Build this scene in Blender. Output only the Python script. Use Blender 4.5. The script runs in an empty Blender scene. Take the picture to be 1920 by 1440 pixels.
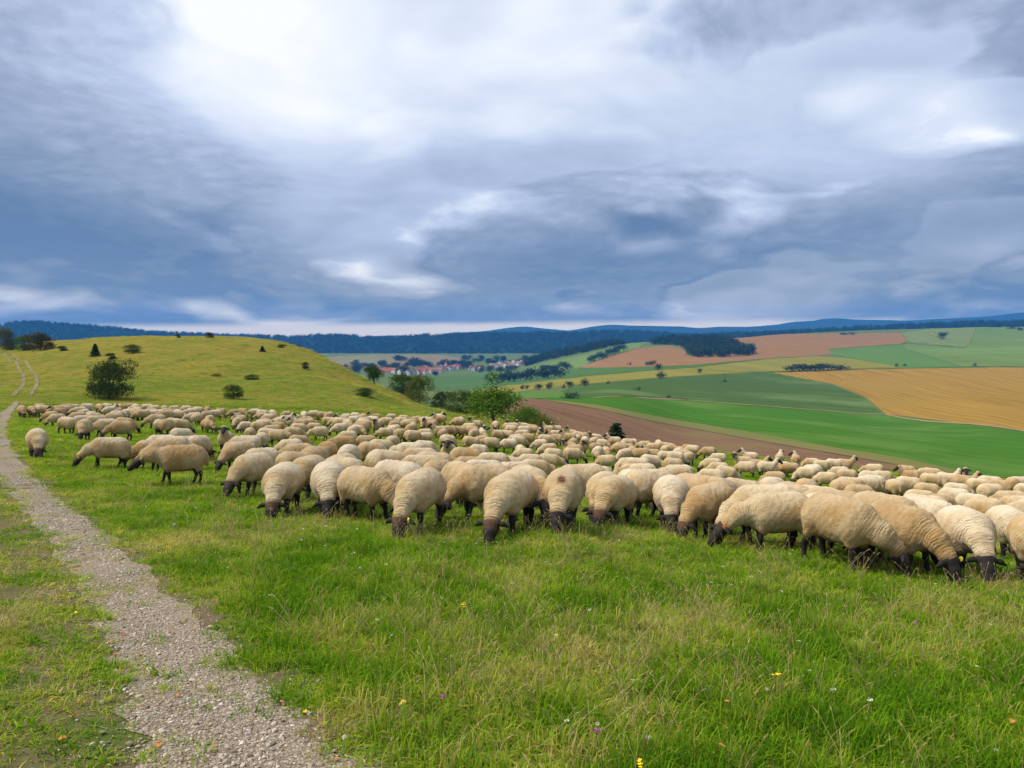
import bpy, math, random
import numpy as np
from mathutils import Vector, Matrix, geometry
R = math.radians
rng = np.random.default_rng(7)
random.seed(7)
S = bpy.context.scene
COL = S.collection

# ------------------------------------------------------------------ camera
F, CX, CY, HOR = 1500.0, 960.0, 720.0, 620.0          # photograph pixels (1920 x 1440)
PITCH = math.atan((CY - HOR) / F)
cam_d = bpy.data.cameras.new('camera')
cam_d.sensor_width = 36.0
cam_d.lens = 36.0 * F / 1920.0
cam_d.clip_start, cam_d.clip_end = 0.1, 60000
cam = bpy.data.objects.new('camera', cam_d); COL.objects.link(cam)
cam.location = (0, 0, 0)
cam.rotation_euler = (R(90) - PITCH, 0, 0)
S.camera = cam

# ------------------------------------------------------------------ light, exposure
SUN_EL, SUN_AZ = 52.0, -98.0        # azimuth from +Y, negative to the left
sun_d = bpy.data.lights.new('sun', 'SUN'); sun_d.energy = 1.5; sun_d.angle = R(28); sun_d.color = (1.0, 0.91, 0.77)
sun = bpy.data.objects.new('sun', sun_d); COL.objects.link(sun)
_sd = Vector((math.sin(R(SUN_AZ)) * math.cos(R(SUN_EL)), math.cos(R(SUN_AZ)) * math.cos(R(SUN_EL)), math.sin(R(SUN_EL))))
sun.rotation_euler = _sd.to_track_quat('Z', 'Y').to_euler()
vs = S.view_settings
vs.view_transform = 'Standard'; vs.look = 'None'; vs.gamma = 1.0; vs.exposure = 1.6; vs.use_curve_mapping = False
S.cycles.max_bounces = 5; S.cycles.diffuse_bounces = 2; S.cycles.glossy_bounces = 1
S.cycles.transmission_bounces = 2; S.cycles.transparent_max_bounces = 8; S.cycles.volume_bounces = 0
S.cycles.use_denoising = True
S.cycles.caustics_reflective = False; S.cycles.caustics_refractive = False

# ------------------------------------------------------------------ node helper
class NT:
    def __init__(s, tree):
        s.t = tree
    def n(s, typ, props=None, ins=None, **kw):
        nd = s.t.nodes.new(typ)
        for k, v in (props or {}).items(): setattr(nd, k, v)
        items = list(enumerate(ins)) if ins else []
        items += [(k.replace('_', ' '), v) for k, v in kw.items()]
        for k, v in items:
            if v is None: continue
            sock = nd.inputs[k]
            if isinstance(v, bpy.types.NodeSocket): s.t.links.new(v, sock)
            else: sock.default_value = v
        return nd
    def m(s, op, a, b=None, c=None, clamp=False):
        return s.n('ShaderNodeMath', {'operation': op, 'use_clamp': clamp}, [a, b, c]).outputs[0]
    def vm(s, op, a, b=None):
        nd = s.n('ShaderNodeVectorMath', {'operation': op}, [a, b])
        return nd.outputs[0]
    def scale(s, v, f):
        nd = s.n('ShaderNodeVectorMath', {'operation': 'SCALE'}, [v]); 
        if isinstance(f, bpy.types.NodeSocket): s.t.links.new(f, nd.inputs['Scale'])
        else: nd.inputs['Scale'].default_value = f
        return nd.outputs[0]
    def mix(s, f, a, b, blend='MIX'):
        nd = s.n('ShaderNodeMix', {'data_type': 'RGBA', 'blend_type': blend})
        for i, v in ((0, f), (6, a), (7, b)):
            if isinstance(v, bpy.types.NodeSocket): s.t.links.new(v, nd.inputs[i])
            else: nd.inputs[i].default_value = (*v, 1) if isinstance(v, tuple) and len(v) == 3 else v
        return nd.outputs[2]
    def noise(s, vec, scale, detail=4, rough=.55, dist=0., dim='3D', w=None):
        nd = s.n('ShaderNodeTexNoise', {'noise_dimensions': dim}, Scale=scale, Detail=detail, Roughness=rough, Distortion=dist)
        if vec is not None: s.t.links.new(vec, nd.inputs['Vector'])
        if w is not None: nd.inputs['W'].default_value = w
        return nd.outputs[0]
    def ss(s, x, a, b, lo=0., hi=1.):
        return s.n('ShaderNodeMapRange', {'interpolation_type': 'SMOOTHSTEP'}, [x, a, b, lo, hi]).outputs[0]
    def lin(s, x, a, b, lo=0., hi=1.):
        return s.n('ShaderNodeMapRange', None, [x, a, b, lo, hi]).outputs[0]
    def ramp(s, x, stops, interp='LINEAR'):
        nd = s.n('ShaderNodeValToRGB', None, [x]); cr = nd.color_ramp; cr.interpolation = interp
        while len(cr.elements) < len(stops): cr.elements.new(0.5)
        for e, (p, c) in zip(cr.elements, stops): e.position = p; e.color = (*c, 1)
        return nd.outputs[0]

# ------------------------------------------------------------------ world: Nishita sky behind a sheet of broken stratocumulus
def pix_dir(px, py):
    u = (np.asarray(px, float) - CX) / F; v = (np.asarray(py, float) - CY) / F
    c, s = math.cos(PITCH), math.sin(PITCH)
    return u, c - v * s, -s - v * c          # X, Y, Z (not normalised)

W = bpy.data.worlds.new('World'); S.world = W; W.use_nodes = True
W.cycles.sampling_method = 'MANUAL'; W.cycles.sample_map_resolution = 256
T = NT(W.node_tree); W.node_tree.nodes.clear()
sky = T.n('ShaderNodeTexSky', {'sky_type': 'NISHITA', 'sun_disc': False, 'sun_elevation': R(SUN_EL), 'sun_rotation': R(SUN_AZ)})
sky_c = T.scale(sky.outputs[0], 0.07)
tc = T.n('ShaderNodeTexCoord').outputs['Generated']
dirn = T.vm('NORMALIZE', tc)
sep = T.n('ShaderNodeSeparateXYZ', None, [dirn])
dx, dy, dz = sep.outputs
hl = T.m('SQRT', T.m('ADD', T.m('MULTIPLY', dx, dx), T.m('ADD', T.m('MULTIPLY', dy, dy), 1e-4)))
el = T.m('MAXIMUM', T.m('DIVIDE', dz, hl), 0.0)                  # slope of the sight line
su = T.m('DIVIDE', T.ss(el, 0.0, 0.35, 3.3, 2.1), hl)
ww = T.m('MULTIPLY', T.m('LOGARITHM', T.m('ADD', el, 0.10), math.e), 1.5)
SEED = (88.0, 14.0, 0.4)
pv0 = T.vm('ADD', T.n('ShaderNodeCombineXYZ', None, [T.m('MULTIPLY', dx, su), T.m('MULTIPLY', dy, su), ww]).outputs[0], SEED)
def n3(vec, scale, detail, rough, out=0):
    return T.n('ShaderNodeTexNoise', {'noise_dimensions': '3D'}, Vector=vec, Scale=scale, Detail=detail, Roughness=rough).outputs[out]
warp = T.scale(T.vm('SUBTRACT', n3(pv0, 1.1, 1, .5, 1), (0.5, 0.5, 0.5)), 0.35)
big = n3(pv0, 0.6, 1, .5)
def heap(up):
    v2 = T.vm('ADD', T.vm('ADD', pv0, (0.0, 0.0, up)), warp)
    fine = n3(v2, 0.95, 3, .45)
    puff = T.m('ABSOLUTE', T.m('SUBTRACT', n3(v2, 1.9, 6, .50), 0.5))          # rounded heads with creases between them
    return T.m('SUBTRACT', fine, T.m('MULTIPLY', puff, 0.62))
t0 = heap(0.0); t1 = heap(0.22)
# thin, bright place in the sheet, where the sun stands behind it
def blob(px, py, power):
    d = pix_dir(px, py); d = Vector((float(d[0]), float(d[1]), float(d[2]))).normalized()
    dp = T.n('ShaderNodeVectorMath', {'operation': 'DOT_PRODUCT'}, [dirn, tuple(d)]).outputs['Value']
    return T.m('POWER', T.m('MAXIMUM', dp, 0.0), power)
glow = T.m('ADD', T.m('MULTIPLY', blob(470, 60, 75.0), 0.28), T.m('MULTIPLY', blob(1250, -150, 16.0), 0.12))
mass = T.m('ADD', T.m('SUBTRACT', t0, 0.415), T.m('MULTIPLY', T.m('SUBTRACT', big, 0.5), 0.75))
cover = T.ss(mass, -0.06, 0.02, 0.0, 1.0)
relief = T.m('SUBTRACT', t0, t1)                                 # above zero on the upper, lit side of a heap
low = T.ss(dz, 0.03, 0.36, 1.0, 0.0)                             # nearer the horizon only the shaded bases show
tc_ = T.m('SUBTRACT', T.m('ADD', 0.42, T.m('MULTIPLY', mass, 0.55)), T.m('MULTIPLY', relief, 3.0))
tg_ = T.m('SUBTRACT', T.m('ADD', 0.29, T.m('MULTIPLY', mass, 0.5)), T.m('MULTIPLY', relief, 1.0))
tone = T.m('ADD', T.m('MULTIPLY', tc_, cover), T.m('MULTIPLY', tg_, T.m('SUBTRACT', 1.0, cover)))
tone = T.m('ADD', T.m('SUBTRACT', tone, glow), T.m('MULTIPLY', low, 0.35), clamp=True)
cl = T.ramp(tone, [(0.0, (1.0, 1.0, 1.0)), (0.14, (0.82, 0.87, 0.96)), (0.35, (0.54, 0.62, 0.79)), (0.55, (0.345, 0.405, 0.55)), (0.75, (0.205, 0.265, 0.39)), (1.0, (0.105, 0.17, 0.31))])
edge = T.m('ADD', dz, T.m('MULTIPLY', T.m('SUBTRACT', t0, 0.45), 0.035))
strip = T.ss(edge, 0.003, 0.013, 1.0, 0.0)
cl = T.mix(strip, cl, (0.84, 0.86, 0.90))
# sky near the horizon warmed and brightened to offset the haze's blue tint
cl = T.mix(T.ss(dz, 0.0, 0.11, 1.0, 0.0), cl, (2.0, 1.62, 1.10), 'MULTIPLY')
cl = T.mix(T.ss(dz, -0.06, -0.01, 1.0, 0.0), cl, (0.12, 0.14, 0.10))
cloud = T.scale(cl, 0.36)                                    # scene radiance before exposure
final = T.mix(0.93, sky_c, cloud)
bg = T.n('ShaderNodeBackground', None, [final, 1.0])
wo = T.n('ShaderNodeOutputWorld', None, [bg.outputs[0]])

# ------------------------------------------------------------------ object helpers
def setp(o, label=None, cat=None, group=None, kind=None):
    for k, v in (('label', label), ('category', cat), ('group', group), ('kind', kind)):
        if v: o[k] = v
    return o
def obj(name, me, mat=None, parent=None, loc=None, **p):
    o = bpy.data.objects.new(name, me); COL.objects.link(o)
    if mat is not None and me is not None and not len(me.materials): me.materials.append(mat)
    if parent is not None: o.parent = parent
    if loc is not None: o.location = loc
    return setp(o, **p)
def empty(name, loc, rz=0, **p):
    o = bpy.data.objects.new(name, None); COL.objects.link(o); o.location = loc; o.rotation_euler = (0, 0, rz)
    o.empty_display_size = 0.2
    return setp(o, **p)
def mesh(name, V, Fc, smooth=True):
    """V (n,3); Fc: list of (m,k) index arrays"""
    me = bpy.data.meshes.new(name); V = np.asarray(V, np.float32)
    if isinstance(Fc, np.ndarray): Fc = [Fc]
    Fc = [np.asarray(f, np.int32) for f in Fc if len(f)]
    me.vertices.add(len(V)); me.vertices.foreach_set('co', V.ravel())
    loops = np.concatenate([f.ravel() for f in Fc]); tot = np.concatenate([np.full(len(f), f.shape[1], np.int32) for f in Fc])
    start = np.concatenate([[0], np.cumsum(tot)[:-1]]).astype(np.int32)
    me.loops.add(len(loops)); me.loops.foreach_set('vertex_index', loops)
    me.polygons.add(len(tot)); me.polygons.foreach_set('loop_start', start); me.polygons.foreach_set('loop_total', tot)
    me.update(calc_edges=True)
    me.polygons.foreach_set('use_smooth', np.full(len(tot), smooth, bool))
    me.validate(); me.update()
    return me
def fattr(me, name, vals):
    a = me.attributes.new(name, 'FLOAT', 'POINT'); a.data.foreach_set('value', np.asarray(vals, np.float32))

# ------------------------------------------------------------------ terrain: drop below the eye along sight columns
def pchip(x, y, xq):
    x = np.asarray(x, float); y = np.asarray(y, float)
    h = np.diff(x); sh = (-1,) + (1,) * (y.ndim - 1); hh = h.reshape(sh)
    dl = np.diff(y, axis=0) / hh
    d = np.zeros_like(y)
    if len(x) > 2:
        w1 = (2 * h[1:] + h[:-1]).reshape(sh); w2 = (h[1:] + 2 * h[:-1]).reshape(sh)
        ok = dl[:-1] * dl[1:] > 0
        with np.errstate(divide='ignore', invalid='ignore'):
            hm = (w1 + w2) / (w1 / dl[:-1] + w2 / dl[1:])
        d[1:-1] = np.where(ok, hm, 0)
    d[0], d[-1] = dl[0], dl[-1]
    xq = np.clip(xq, x[0], x[-1]); i = np.clip(np.searchsorted(x, xq) - 1, 0, len(x) - 2)
    s2 = (-1,) + (1,) * (y.ndim - 1)
    t = ((xq - x[i]) / h[i]).reshape(s2); H = h[i].reshape(s2)
    return (y[i] * (1 + 2 * t) * (1 - t) ** 2 + d[i] * H * t * (1 - t) ** 2 + y[i + 1] * t * t * (3 - 2 * t) + d[i + 1] * H * t * t * (t - 1))
def P(Y, py):            # drop at depth Y that shows at image row py
    _, y, z = pix_dir(960, py)
    return (Y, float(-z / y * Y))
FAR0 = [(4500, 80), (9500, 90)]
COLS = {
 -500: [(1,1.58),(3,1.68),(9,2.15),(17,2.6),(28,3.4),(48,4.9),(65,5.3),(90,5.3),(140,4.6),(230,5.0),(400,18),(700,45),(1500,72),(3000,80)],
 0: [(1,1.60),(3,1.70),(9,2.22),(16.8,2.77),(28,3.62),(48,5.2),(65,5.55),(90,5.4),(140,4.5),(180,4.25),(230,4.5),(320,10),(500,35),(800,55),(1500,72),(3000,80)],
 120: [(1,1.60),(3,1.71),(9,2.24),(17,2.86),(29,3.8),(48,5.3),(65,5.75),(90,5.35),(130,4.0),(170,2.9),(210,2.5),(260,3.2),(400,25),(800,52),(1500,72),(3000,80)],
 250: [(1,1.61),(3,1.72),(9,2.25),(13.5,2.62),(17,2.98),(31,4.15),(46,5.2),(57,5.9),(68,6.0),(80,5.85),(110,4.6),(150,2.3),(190,1.3),(270,8),(450,38),(800,55),(1500,74),(3000,80)],
 400: [(1,1.61),(3,1.73),(9,2.25),(13.5,2.65),(17,3.02),(31,4.4),(46,5.5),(57,6.15),(75,6.1),(100,5.2),(140,2.8),(180,1.2),(250,8),(450,40),(800,57),(1500,75),(3000,80)],
 500: [(1,1.61),(3,1.74),(9,2.25),(14,2.75),(18,3.2),(31,4.6),(46,5.7),(57,6.4),(75,6.3),(100,5.5),(140,3.5),(175,1.9),(240,8),(400,40),(700,58),(1500,75),(2200,72),(3000,80)],
 600: [(1,1.62),(3,1.75),(9.2,2.24),(14,2.8),(19,3.35),(33,4.85),(46,5.7),(57,6.6),(75,6.6),(100,6.2),(130,5.2),(160,4.9),(220,12),(350,38),(600,55),(1000,66),(1500,76),P(2000,680),P(2400,665),(3000,82)],
 700: [(1,1.62),(3,1.75),(9.2,2.24),(14,2.83),(19,3.42),(25,4.1),(33,4.95),(40,5.45),(47,5.85),(60,6.8),(80,7.3),(110,8.0),(135,8.9),(180,18),(300,40),(500,55),P(900,723),P(1200,709),P(1500,699),P(1800,689),P(2200,671),P(2600,664),(3000,83)],
 760: [(1,1.62),(3,1.75),(9.3,2.26),(14,2.86),(19,3.46),(25,4.15),(33,5.0),(40,5.55),(47,6.0),(60,7.0),(80,8.1),(110,9.6),(125,10.3),(170,20),(250,36),(400,48),(600,55),P(900,723),P(1200,709),P(1500,699),P(1800,689),P(2200,671),P(2600,664),(3000,83)],
 820: [(1,1.62),(3,1.76),(9.3,2.28),(14,2.9),(19,3.5),(25,4.2),(33,5.1),(40,5.65),(47,5.95),(54,6.3),(63,7.35),(80,8.6),(105,10.3),(140,16),(200,28),(350,42),(600,53),P(800,729),P(1000,718),P(1200,709),P(1500,700),P(1800,690),P(2200,672),P(2600,665),(3000,83)],
 900: [(1,1.63),(3,1.77),(9.3,2.3),(14,2.95),(19,3.6),(25,4.35),(33,5.3),(40,5.9),(47,6.15),(56,6.85),(65,8.1),(80,9.4),(110,11.6),(150,15.6),(200,20.5),(300,30),P(500,741),P(700,730),P(900,722),P(1200,710),P(1500,699),P(1800,690),P(2200,676),P(2600,668),(3000,83)],
 960: [(1,1.63),(3,1.78),(9,2.27),(14,3.0),(19,3.7),(25,4.5),(33,5.45),(40,6.1),(47,6.35),(56,7.05),(65,8.5),(90,11.6),(150,17),P(200,770),P(250,757),P(350,745),P(500,736),P(700,728),P(900,720),P(1200,708),P(1500,698),P(1700,690),P(2000,677),P(2400,668),(3000,82)],
 1050: [(1,1.63),(3,1.8),(9,2.25),(14,3.05),(19,3.8),(25,4.65),(33,5.65),(42,6.3),(50,6.95),(56,7.4),(66,9.6),(90,13.5),(150,20.5),P(200,792),P(250,766),P(350,749),P(500,733),P(700,720),P(900,711),P(1100,704),P(1300,694),P(1500,680),P(1700,667),P(1850,661),P(2200,668),(3000,82)],
 1150: [(1,1.64),(3,1.82),(9.3,2.38),(13,2.95),(17,3.58),(22,4.3),(34,5.8),(44,6.85),(51,7.4),(60,9.4),(70,11.3),(90,14.6),(150,22.5),P(200,812),P(250,784),P(350,750),P(500,729),P(700,712),P(900,700),P(1100,690),P(1300,670),P(1500,655),P(1650,647),P(1900,653),(2400,70),(3000,80)],
 1300: [(1,1.64),(3,1.85),(8.5,2.36),(9.8,2.5),(13,3.03),(17,3.68),(22,4.45),(35,6.1),(45,7.05),(51,7.6),(60,9.7),(80,13.6),(130,21.8),P(200,842),P(300,798),P(450,752),P(600,722),P(750,702),P(900,690),P(1050,680),P(1300,660),P(1500,645),P(1650,637),P(1900,645),(2400,50),(3000,70)],
 1500: [(1,1.65),(3,1.88),(8.3,2.38),(10.5,2.75),(13,3.2),(17,3.88),(22,4.7),(30,5.85),(40,6.95),(46,7.6),(54,9.5),(80,14.6),(130,23.5),P(200,852),P(300,805),P(450,765),P(600,733),P(800,703),P(1000,682),P(1300,655),P(1600,635),P(1800,626),P(2000,625),P(2400,632),(3000,45)],
 1700: [(1,1.66),(3,1.92),(8.2,2.45),(10,2.8),(14,3.6),(19,4.5),(23,5.1),(30,5.95),(38,7.0),(43,7.8),(52,10.0),(80,15.8),(130,25),P(200,865),P(300,822),P(450,778),P(600,740),P(800,700),P(1000,680),P(1300,652),P(1600,634),P(1800,622),P(1950,617),P(2400,622),(3000,20)],
 1900: [(1,1.67),(3,1.95),(8.3,2.55),(10,2.9),(15,3.9),(24,5.3),(30,6.16),(40,7.8),(60,12),(100,20.5),(160,30),P(220,880),P(300,825),P(450,765),P(600,735),P(800,692),P(1000,670),P(1300,645),P(1600,628),P(1900,613),P(2300,614),(3000,10)],
 2400: [(1,1.68),(3,2.0),(8.3,2.7),(15,4.2),(24,5.8),(40,8.6),(60,13),(100,22),(160,33),P(220,885),P(300,830),P(450,770),P(600,735),P(800,692),P(1000,668),P(1300,640),P(1600,622),P(1900,608),P(2300,610),(3000,0)],
}
_yk = float(pix_dir(960, HOR)[1])
LG = np.linspace(0, math.log(9500), 420)
_phis, _rows = [], []
BACK = [(1, 1.62), (10, 1.75), (50, 2.6), (100, 4), (300, 14), (1000, 40), (3000, 70)]
for ph in (-math.pi, -R(110)):
    _phis.append(ph); _rows.append(pchip(np.log([a for a, _ in BACK + FAR0]), [b for _, b in BACK + FAR0], LG))
for px in sorted(COLS):
    k = (px - CX) / F / _yk; c = math.sqrt(1 + k * k)
    pts = [(a * c if a > 1 else 1.0, b) for a, b in COLS[px]] + FAR0
    _phis.append(math.atan(k)); _rows.append(pchip(np.log([a for a, _ in pts]), [b for _, b in pts], LG))
for ph in (R(110), math.pi):
    _phis.append(ph); _rows.append(_rows[0])
_phis = np.array(_phis); _rows = np.array(_rows)
PHQ = np.concatenate([np.linspace(-math.pi, -R(45), 60, endpoint=False), np.linspace(-R(45), R(45), 700), np.linspace(R(45), math.pi, 61)[1:]])
TAB = pchip(_phis, _rows, PHQ)                        # (phi, log r)
# soften the joints between columns
for _ in range(6):
    TAB[1:-1] = 0.25 * TAB[:-2] + 0.5 * TAB[1:-1] + 0.25 * TAB[2:]
_sw = [(rng.uniform(0, 6.28), rng.uniform(0, 6.28), rng.uniform(0.7, 1.4)) for _ in range(24)]
def bumps(X, Y):
    r = np.hypot(X, Y); z = 0
    if np.min(r) > 320: return 0.0
    for i, (a, p, s) in enumerate(_sw):
        wl = (1.3, 3.1, 8.0, 22.0)[i % 4] * s; amp = (0.006, 0.009, 0.03, 0.09)[i % 4]
        fade = np.clip((320 - r) / 150, 0, 1) * (np.clip((60 - r) / 40, 0, 1) if i % 4 < 2 else np.clip((r - 62) / 50, 0, 1))
        z = z + amp * fade * np.sin((X * math.cos(a) + Y * math.sin(a)) * 6.283 / wl + p)
    return z
def hz(X, Y):
    X = np.asarray(X, float); Y = np.asarray(Y, float)
    ph = np.arctan2(X, Y); lr = np.log(np.maximum(np.hypot(X, Y), 1.0))
    fi = np.interp(ph, PHQ, np.arange(len(PHQ))); i = np.clip(fi.astype(int), 0, len(PHQ) - 2); a = fi - i
    fj = np.clip(lr / LG[-1] * (len(LG) - 1), 0, len(LG) - 1.001); j = fj.astype(int); b = fj - j
    d = (TAB[i, j] * (1 - b) + TAB[i, j + 1] * b) * (1 - a) + (TAB[i + 1, j] * (1 - b) + TAB[i + 1, j + 1] * b) * a
    return -d + bumps(X, Y)
_RS = np.exp(np.linspace(math.log(1.2), math.log(9000), 1200))
def hit(px, py, lift=0.0, ymin=1.2, ymax=9000):
    """first point of the terrain (raised by lift) on the sight line through a pixel"""
    x, y, z = [float(v) for v in pix_dir(px, py)]
    t = _RS[(_RS >= ymin) & (_RS <= ymax)] / y
    g = hz(x * t, y * t) + lift - z * t
    k = np.nonzero(g > 0)[0]
    if len(k) == 0: k = int(g.argmax()) if ymax < 100 else len(t) - 1
    else: k = int(k[0])
    if k > 0 and g[k] > 0:
        f = g[k - 1] / (g[k - 1] - g[k]); tt = t[k - 1] + f * (t[k] - t[k - 1])
    else: tt = t[k]
    return np.array([x * tt, y * tt, float(hz(x * tt, y * tt))])
def at(px, Y):          # ground point under image column px at depth Y
    k = (px - CX) / F / _yk
    return np.array([k * Y, Y, float(hz(k * Y, Y))])
def proj(p):
    p = np.asarray(p, float); c, s = math.cos(PITCH), math.sin(PITCH)
    d = p[..., 1] * c - p[..., 2] * s; up = p[..., 1] * s + p[..., 2] * c
    return CX + F * p[..., 0] / d, CY - F * up / d

# ------------------------------------------------------------------ materials
def new_mat(name):
    m = bpy.data.materials.new(name); m.use_nodes = True; m.node_tree.nodes.clear()
    t = NT(m.node_tree); return m, t
def finish(t, col, rough=0.9, bump=None, bstr=0.3, bdist=0.02, spec=0.15, transl=None, sheen=0.0):
    p = t.n('ShaderNodeBsdfPrincipled', None, Roughness=rough) if spec > .1 and transl is None else t.n('ShaderNodeBsdfDiffuse', None, Roughness=.6 if sheen else 0.)
    ci = p.inputs[0]
    if isinstance(col, bpy.types.NodeSocket): t.t.links.new(col, ci)
    else: ci.default_value = (*col, 1)
    if spec > .1 and transl is None: p.inputs['Specular IOR Level'].default_value = spec
    if bump is not None:
        b = t.n('ShaderNodeBump', None, Height=bump, Strength=bstr, Distance=bdist)
        t.t.links.new(b.outputs[0], p.inputs['Normal'])
    out = p.outputs[0]
    if transl is not None:
        tr = t.n('ShaderNodeBsdfTranslucent', None, [transl])
        out = t.n('ShaderNodeMixShader', None, [0.35, out, tr.outputs[0]]).outputs[0]
    t.n('ShaderNodeOutputMaterial', None, [out])
def pos(t): return t.n('ShaderNodeNewGeometry').outputs['Position']
def flat(name, c, rough=.9, spec=.15, var=0.12, scale=3.0):
    m, t = new_mat(name)
    n = t.noise(t.n('ShaderNodeTexCoord').outputs['Object'], scale, 4)
    finish(t, t.mix(n, tuple(v * (1 - var * 1.6) for v in c), tuple(v * (1 + var * 1.6) for v in c)), rough, spec=spec)
    return m

# meadow ground: grass sward, dry patches
M_MEADOW, t = new_mat('meadow_ground')
p = pos(t)
big = t.noise(p, 0.035, 4, .6); mid = t.noise(p, 0.25, 5, .6); fine = t.noise(p, 6.0, 5, .65); vf = t.noise(p, 45.0, 3, .6)
str_ = t.noise(t.vm('MULTIPLY', p, (1.0, 0.35, 1.0)), 0.10, 5, .62)
green = t.mix(fine, (0.075, 0.115, 0.016), (0.15, 0.19, 0.028))
dry = t.mix(fine, (0.17, 0.14, 0.025), (0.30, 0.23, 0.05))
sepp = t.n('ShaderNodeSeparateXYZ', None, [p])
hillf = t.ss(t.m('ADD', sepp.outputs[1], t.m('MULTIPLY', t.m('SUBTRACT', mid, .5), 90.)), 62.0, 150.0)                         # the hill's poorer turf is drier
hilltop = t.m('MULTIPLY', t.ss(sepp.outputs[2], -7.5, -1.5), hillf)
dfac = t.m('ADD', t.lin(t.m('ADD', t.m('MULTIPLY', big, .5), t.m('ADD', t.m('MULTIPLY', mid, .25), t.m('MULTIPLY', str_, .35))), 0.47, 0.66), t.m('ADD', t.m('MULTIPLY', hillf, 0.20), t.m('MULTIPLY', hilltop, 0.25)), clamp=True)
col = t.mix(dfac, green, dry)
col = t.mix(t.m('MULTIPLY', t.ss(t.noise(t.vm('MULTIPLY', p, (1., .5, 1.)), .55, 4, .65), .56, .70), t.m('MULTIPLY', hillf, .55)), col, (0.055, 0.072, 0.012))
far = t.ss(sepp.outputs[1], 260.0, 420.0)
farc = t.mix(t.noise(p, 0.006, 5, .6), (0.075, 0.135, 0.035), (0.15, 0.18, 0.055))
col = t.mix(far, col, farc)
finish(t, col, 0.95, t.m('ADD', fine, t.m('MULTIPLY', vf, .5)), 0.6, 0.06, spec=0.05)

def field_mat(name, c1, c2, ang=0., along=0.004, across=0.12, c3=None, patch=0.01, fine=0.6, rows=None):
    """crop rows run along ang; c1..c2 streaks, c3 large patches"""
    m, t = new_mat(name); p = pos(t)
    mp = t.n('ShaderNodeMapping', None, Vector=p, Rotation=(0, 0, -ang)).outputs[0]
    st = t.noise(t.vm('MULTIPLY', mp, (along, across, 0.02)), 1.0, 5, .6)
    st2 = t.noise(t.vm('MULTIPLY', mp, (along * 3, across * 5, 0.05)), 1.0, 3, .6)
    g = t.noise(p, fine, 3, .6)
    f = t.lin(t.m('ADD', t.m('ADD', t.m('MULTIPLY', st, .55), t.m('MULTIPLY', st2, .3)), t.m('MULTIPLY', g, .15)), 0.34, 0.66)
    if rows:
        wv = t.n('ShaderNodeTexWave', {'bands_direction': 'Y'}, Vector=mp, Scale=rows, Distortion=1.5, Detail=2).outputs[1]
        f = t.m('ADD', t.m('MULTIPLY', f, .7), t.m('MULTIPLY', wv, .3))
    col = t.mix(f, c1, c2)
    if c3: col = t.mix(t.ss(t.noise(p, patch, 4, .6), .48, .66), col, c3)
    finish(t, col, .95, spec=.03)
    return m

M_BARK = flat('bark', (0.10, 0.075, 0.055), var=.35, scale=9)
def leaf_mat(name, c1, c2, tr=0.6):
    m, t = new_mat(name)
    oi = t.n('ShaderNodeObjectInfo').outputs['Random']
    g = t.n('ShaderNodeNewGeometry').outputs['Random Per Island']
    tcv = t.n('ShaderNodeTexCoord').outputs['Object']
    cl = t.noise(tcv, 1.6, 3, .6)
    f = t.m('ADD', t.m('MULTIPLY', g, .45), t.m('ADD', t.m('MULTIPLY', cl, .5), t.m('MULTIPLY', t.m('SUBTRACT', oi, .5), .3)), clamp=True)
    col = t.mix(f, c1, c2)
    finish(t, col, .6, spec=.2, transl=t.scale(col, tr))
    return m
M_LEAF_DARK = leaf_mat('leaves_dark', (0.026, 0.046, 0.012), (0.085, 0.12, 0.032))
M_LEAF_MID = leaf_mat('leaves_mid', (0.04, 0.075, 0.014), (0.12, 0.18, 0.032))
M_LEAF_BRIGHT = leaf_mat('leaves_bright', (0.07, 0.15, 0.014), (0.17, 0.31, 0.035))
M_LEAF_OLIVE = leaf_mat('leaves_olive', (0.095, 0.13, 0.018), (0.24, 0.26, 0.045))
M_LEAF_GREY = leaf_mat('leaves_greygreen', (0.07, 0.095, 0.05), (0.20, 0.23, 0.14))
M_LEAF_BROWN = leaf_mat('leaves_browngreen', (0.05, 0.055, 0.025), (0.12, 0.11, 0.05))
M_LEAF_FAR = leaf_mat('leaves_far', (0.022, 0.042, 0.018), (0.058, 0.085, 0.035))
M_NEEDLE = leaf_mat('needles', (0.02, 0.045, 0.02), (0.065, 0.105, 0.04))

# ------------------------------------------------------------------ ground sheet
phi = np.concatenate([np.linspace(-math.pi, -R(40), 50, endpoint=False), np.linspace(-R(40), R(40), 640), np.linspace(R(40), math.pi, 51)[1:-1]])
rad = np.exp(np.linspace(math.log(0.6), math.log(9400), 330))
PH, RR = np.meshgrid(phi, rad, indexing='ij')
GX, GY = RR * np.sin(PH), RR * np.cos(PH)
GZ = hz(GX, GY)
nph, nr = PH.shape
V = np.stack([GX, GY, GZ], -1).reshape(-1, 3)
ia = np.arange(nph)[:, None]; ja = np.arange(nr - 1)[None, :]
a = ia * nr + ja; b = ((ia + 1) % nph) * nr + ja
Fq = np.stack([a, a + 1, b + 1, b], -1).reshape(-1, 4)
Fq = Fq[:, ::-1]
V = np.vstack([V, [[0, 0, float(hz(0, 0.5))]]]); ci = len(V) - 1
ft = np.stack([np.full(nph, ci), np.arange(nph) * nr, ((np.arange(nph) + 1) % nph) * nr], -1)
ground = obj('ground', mesh('ground', V, [Fq, ft[:, ::-1]]), M_MEADOW, kind='structure')

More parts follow.
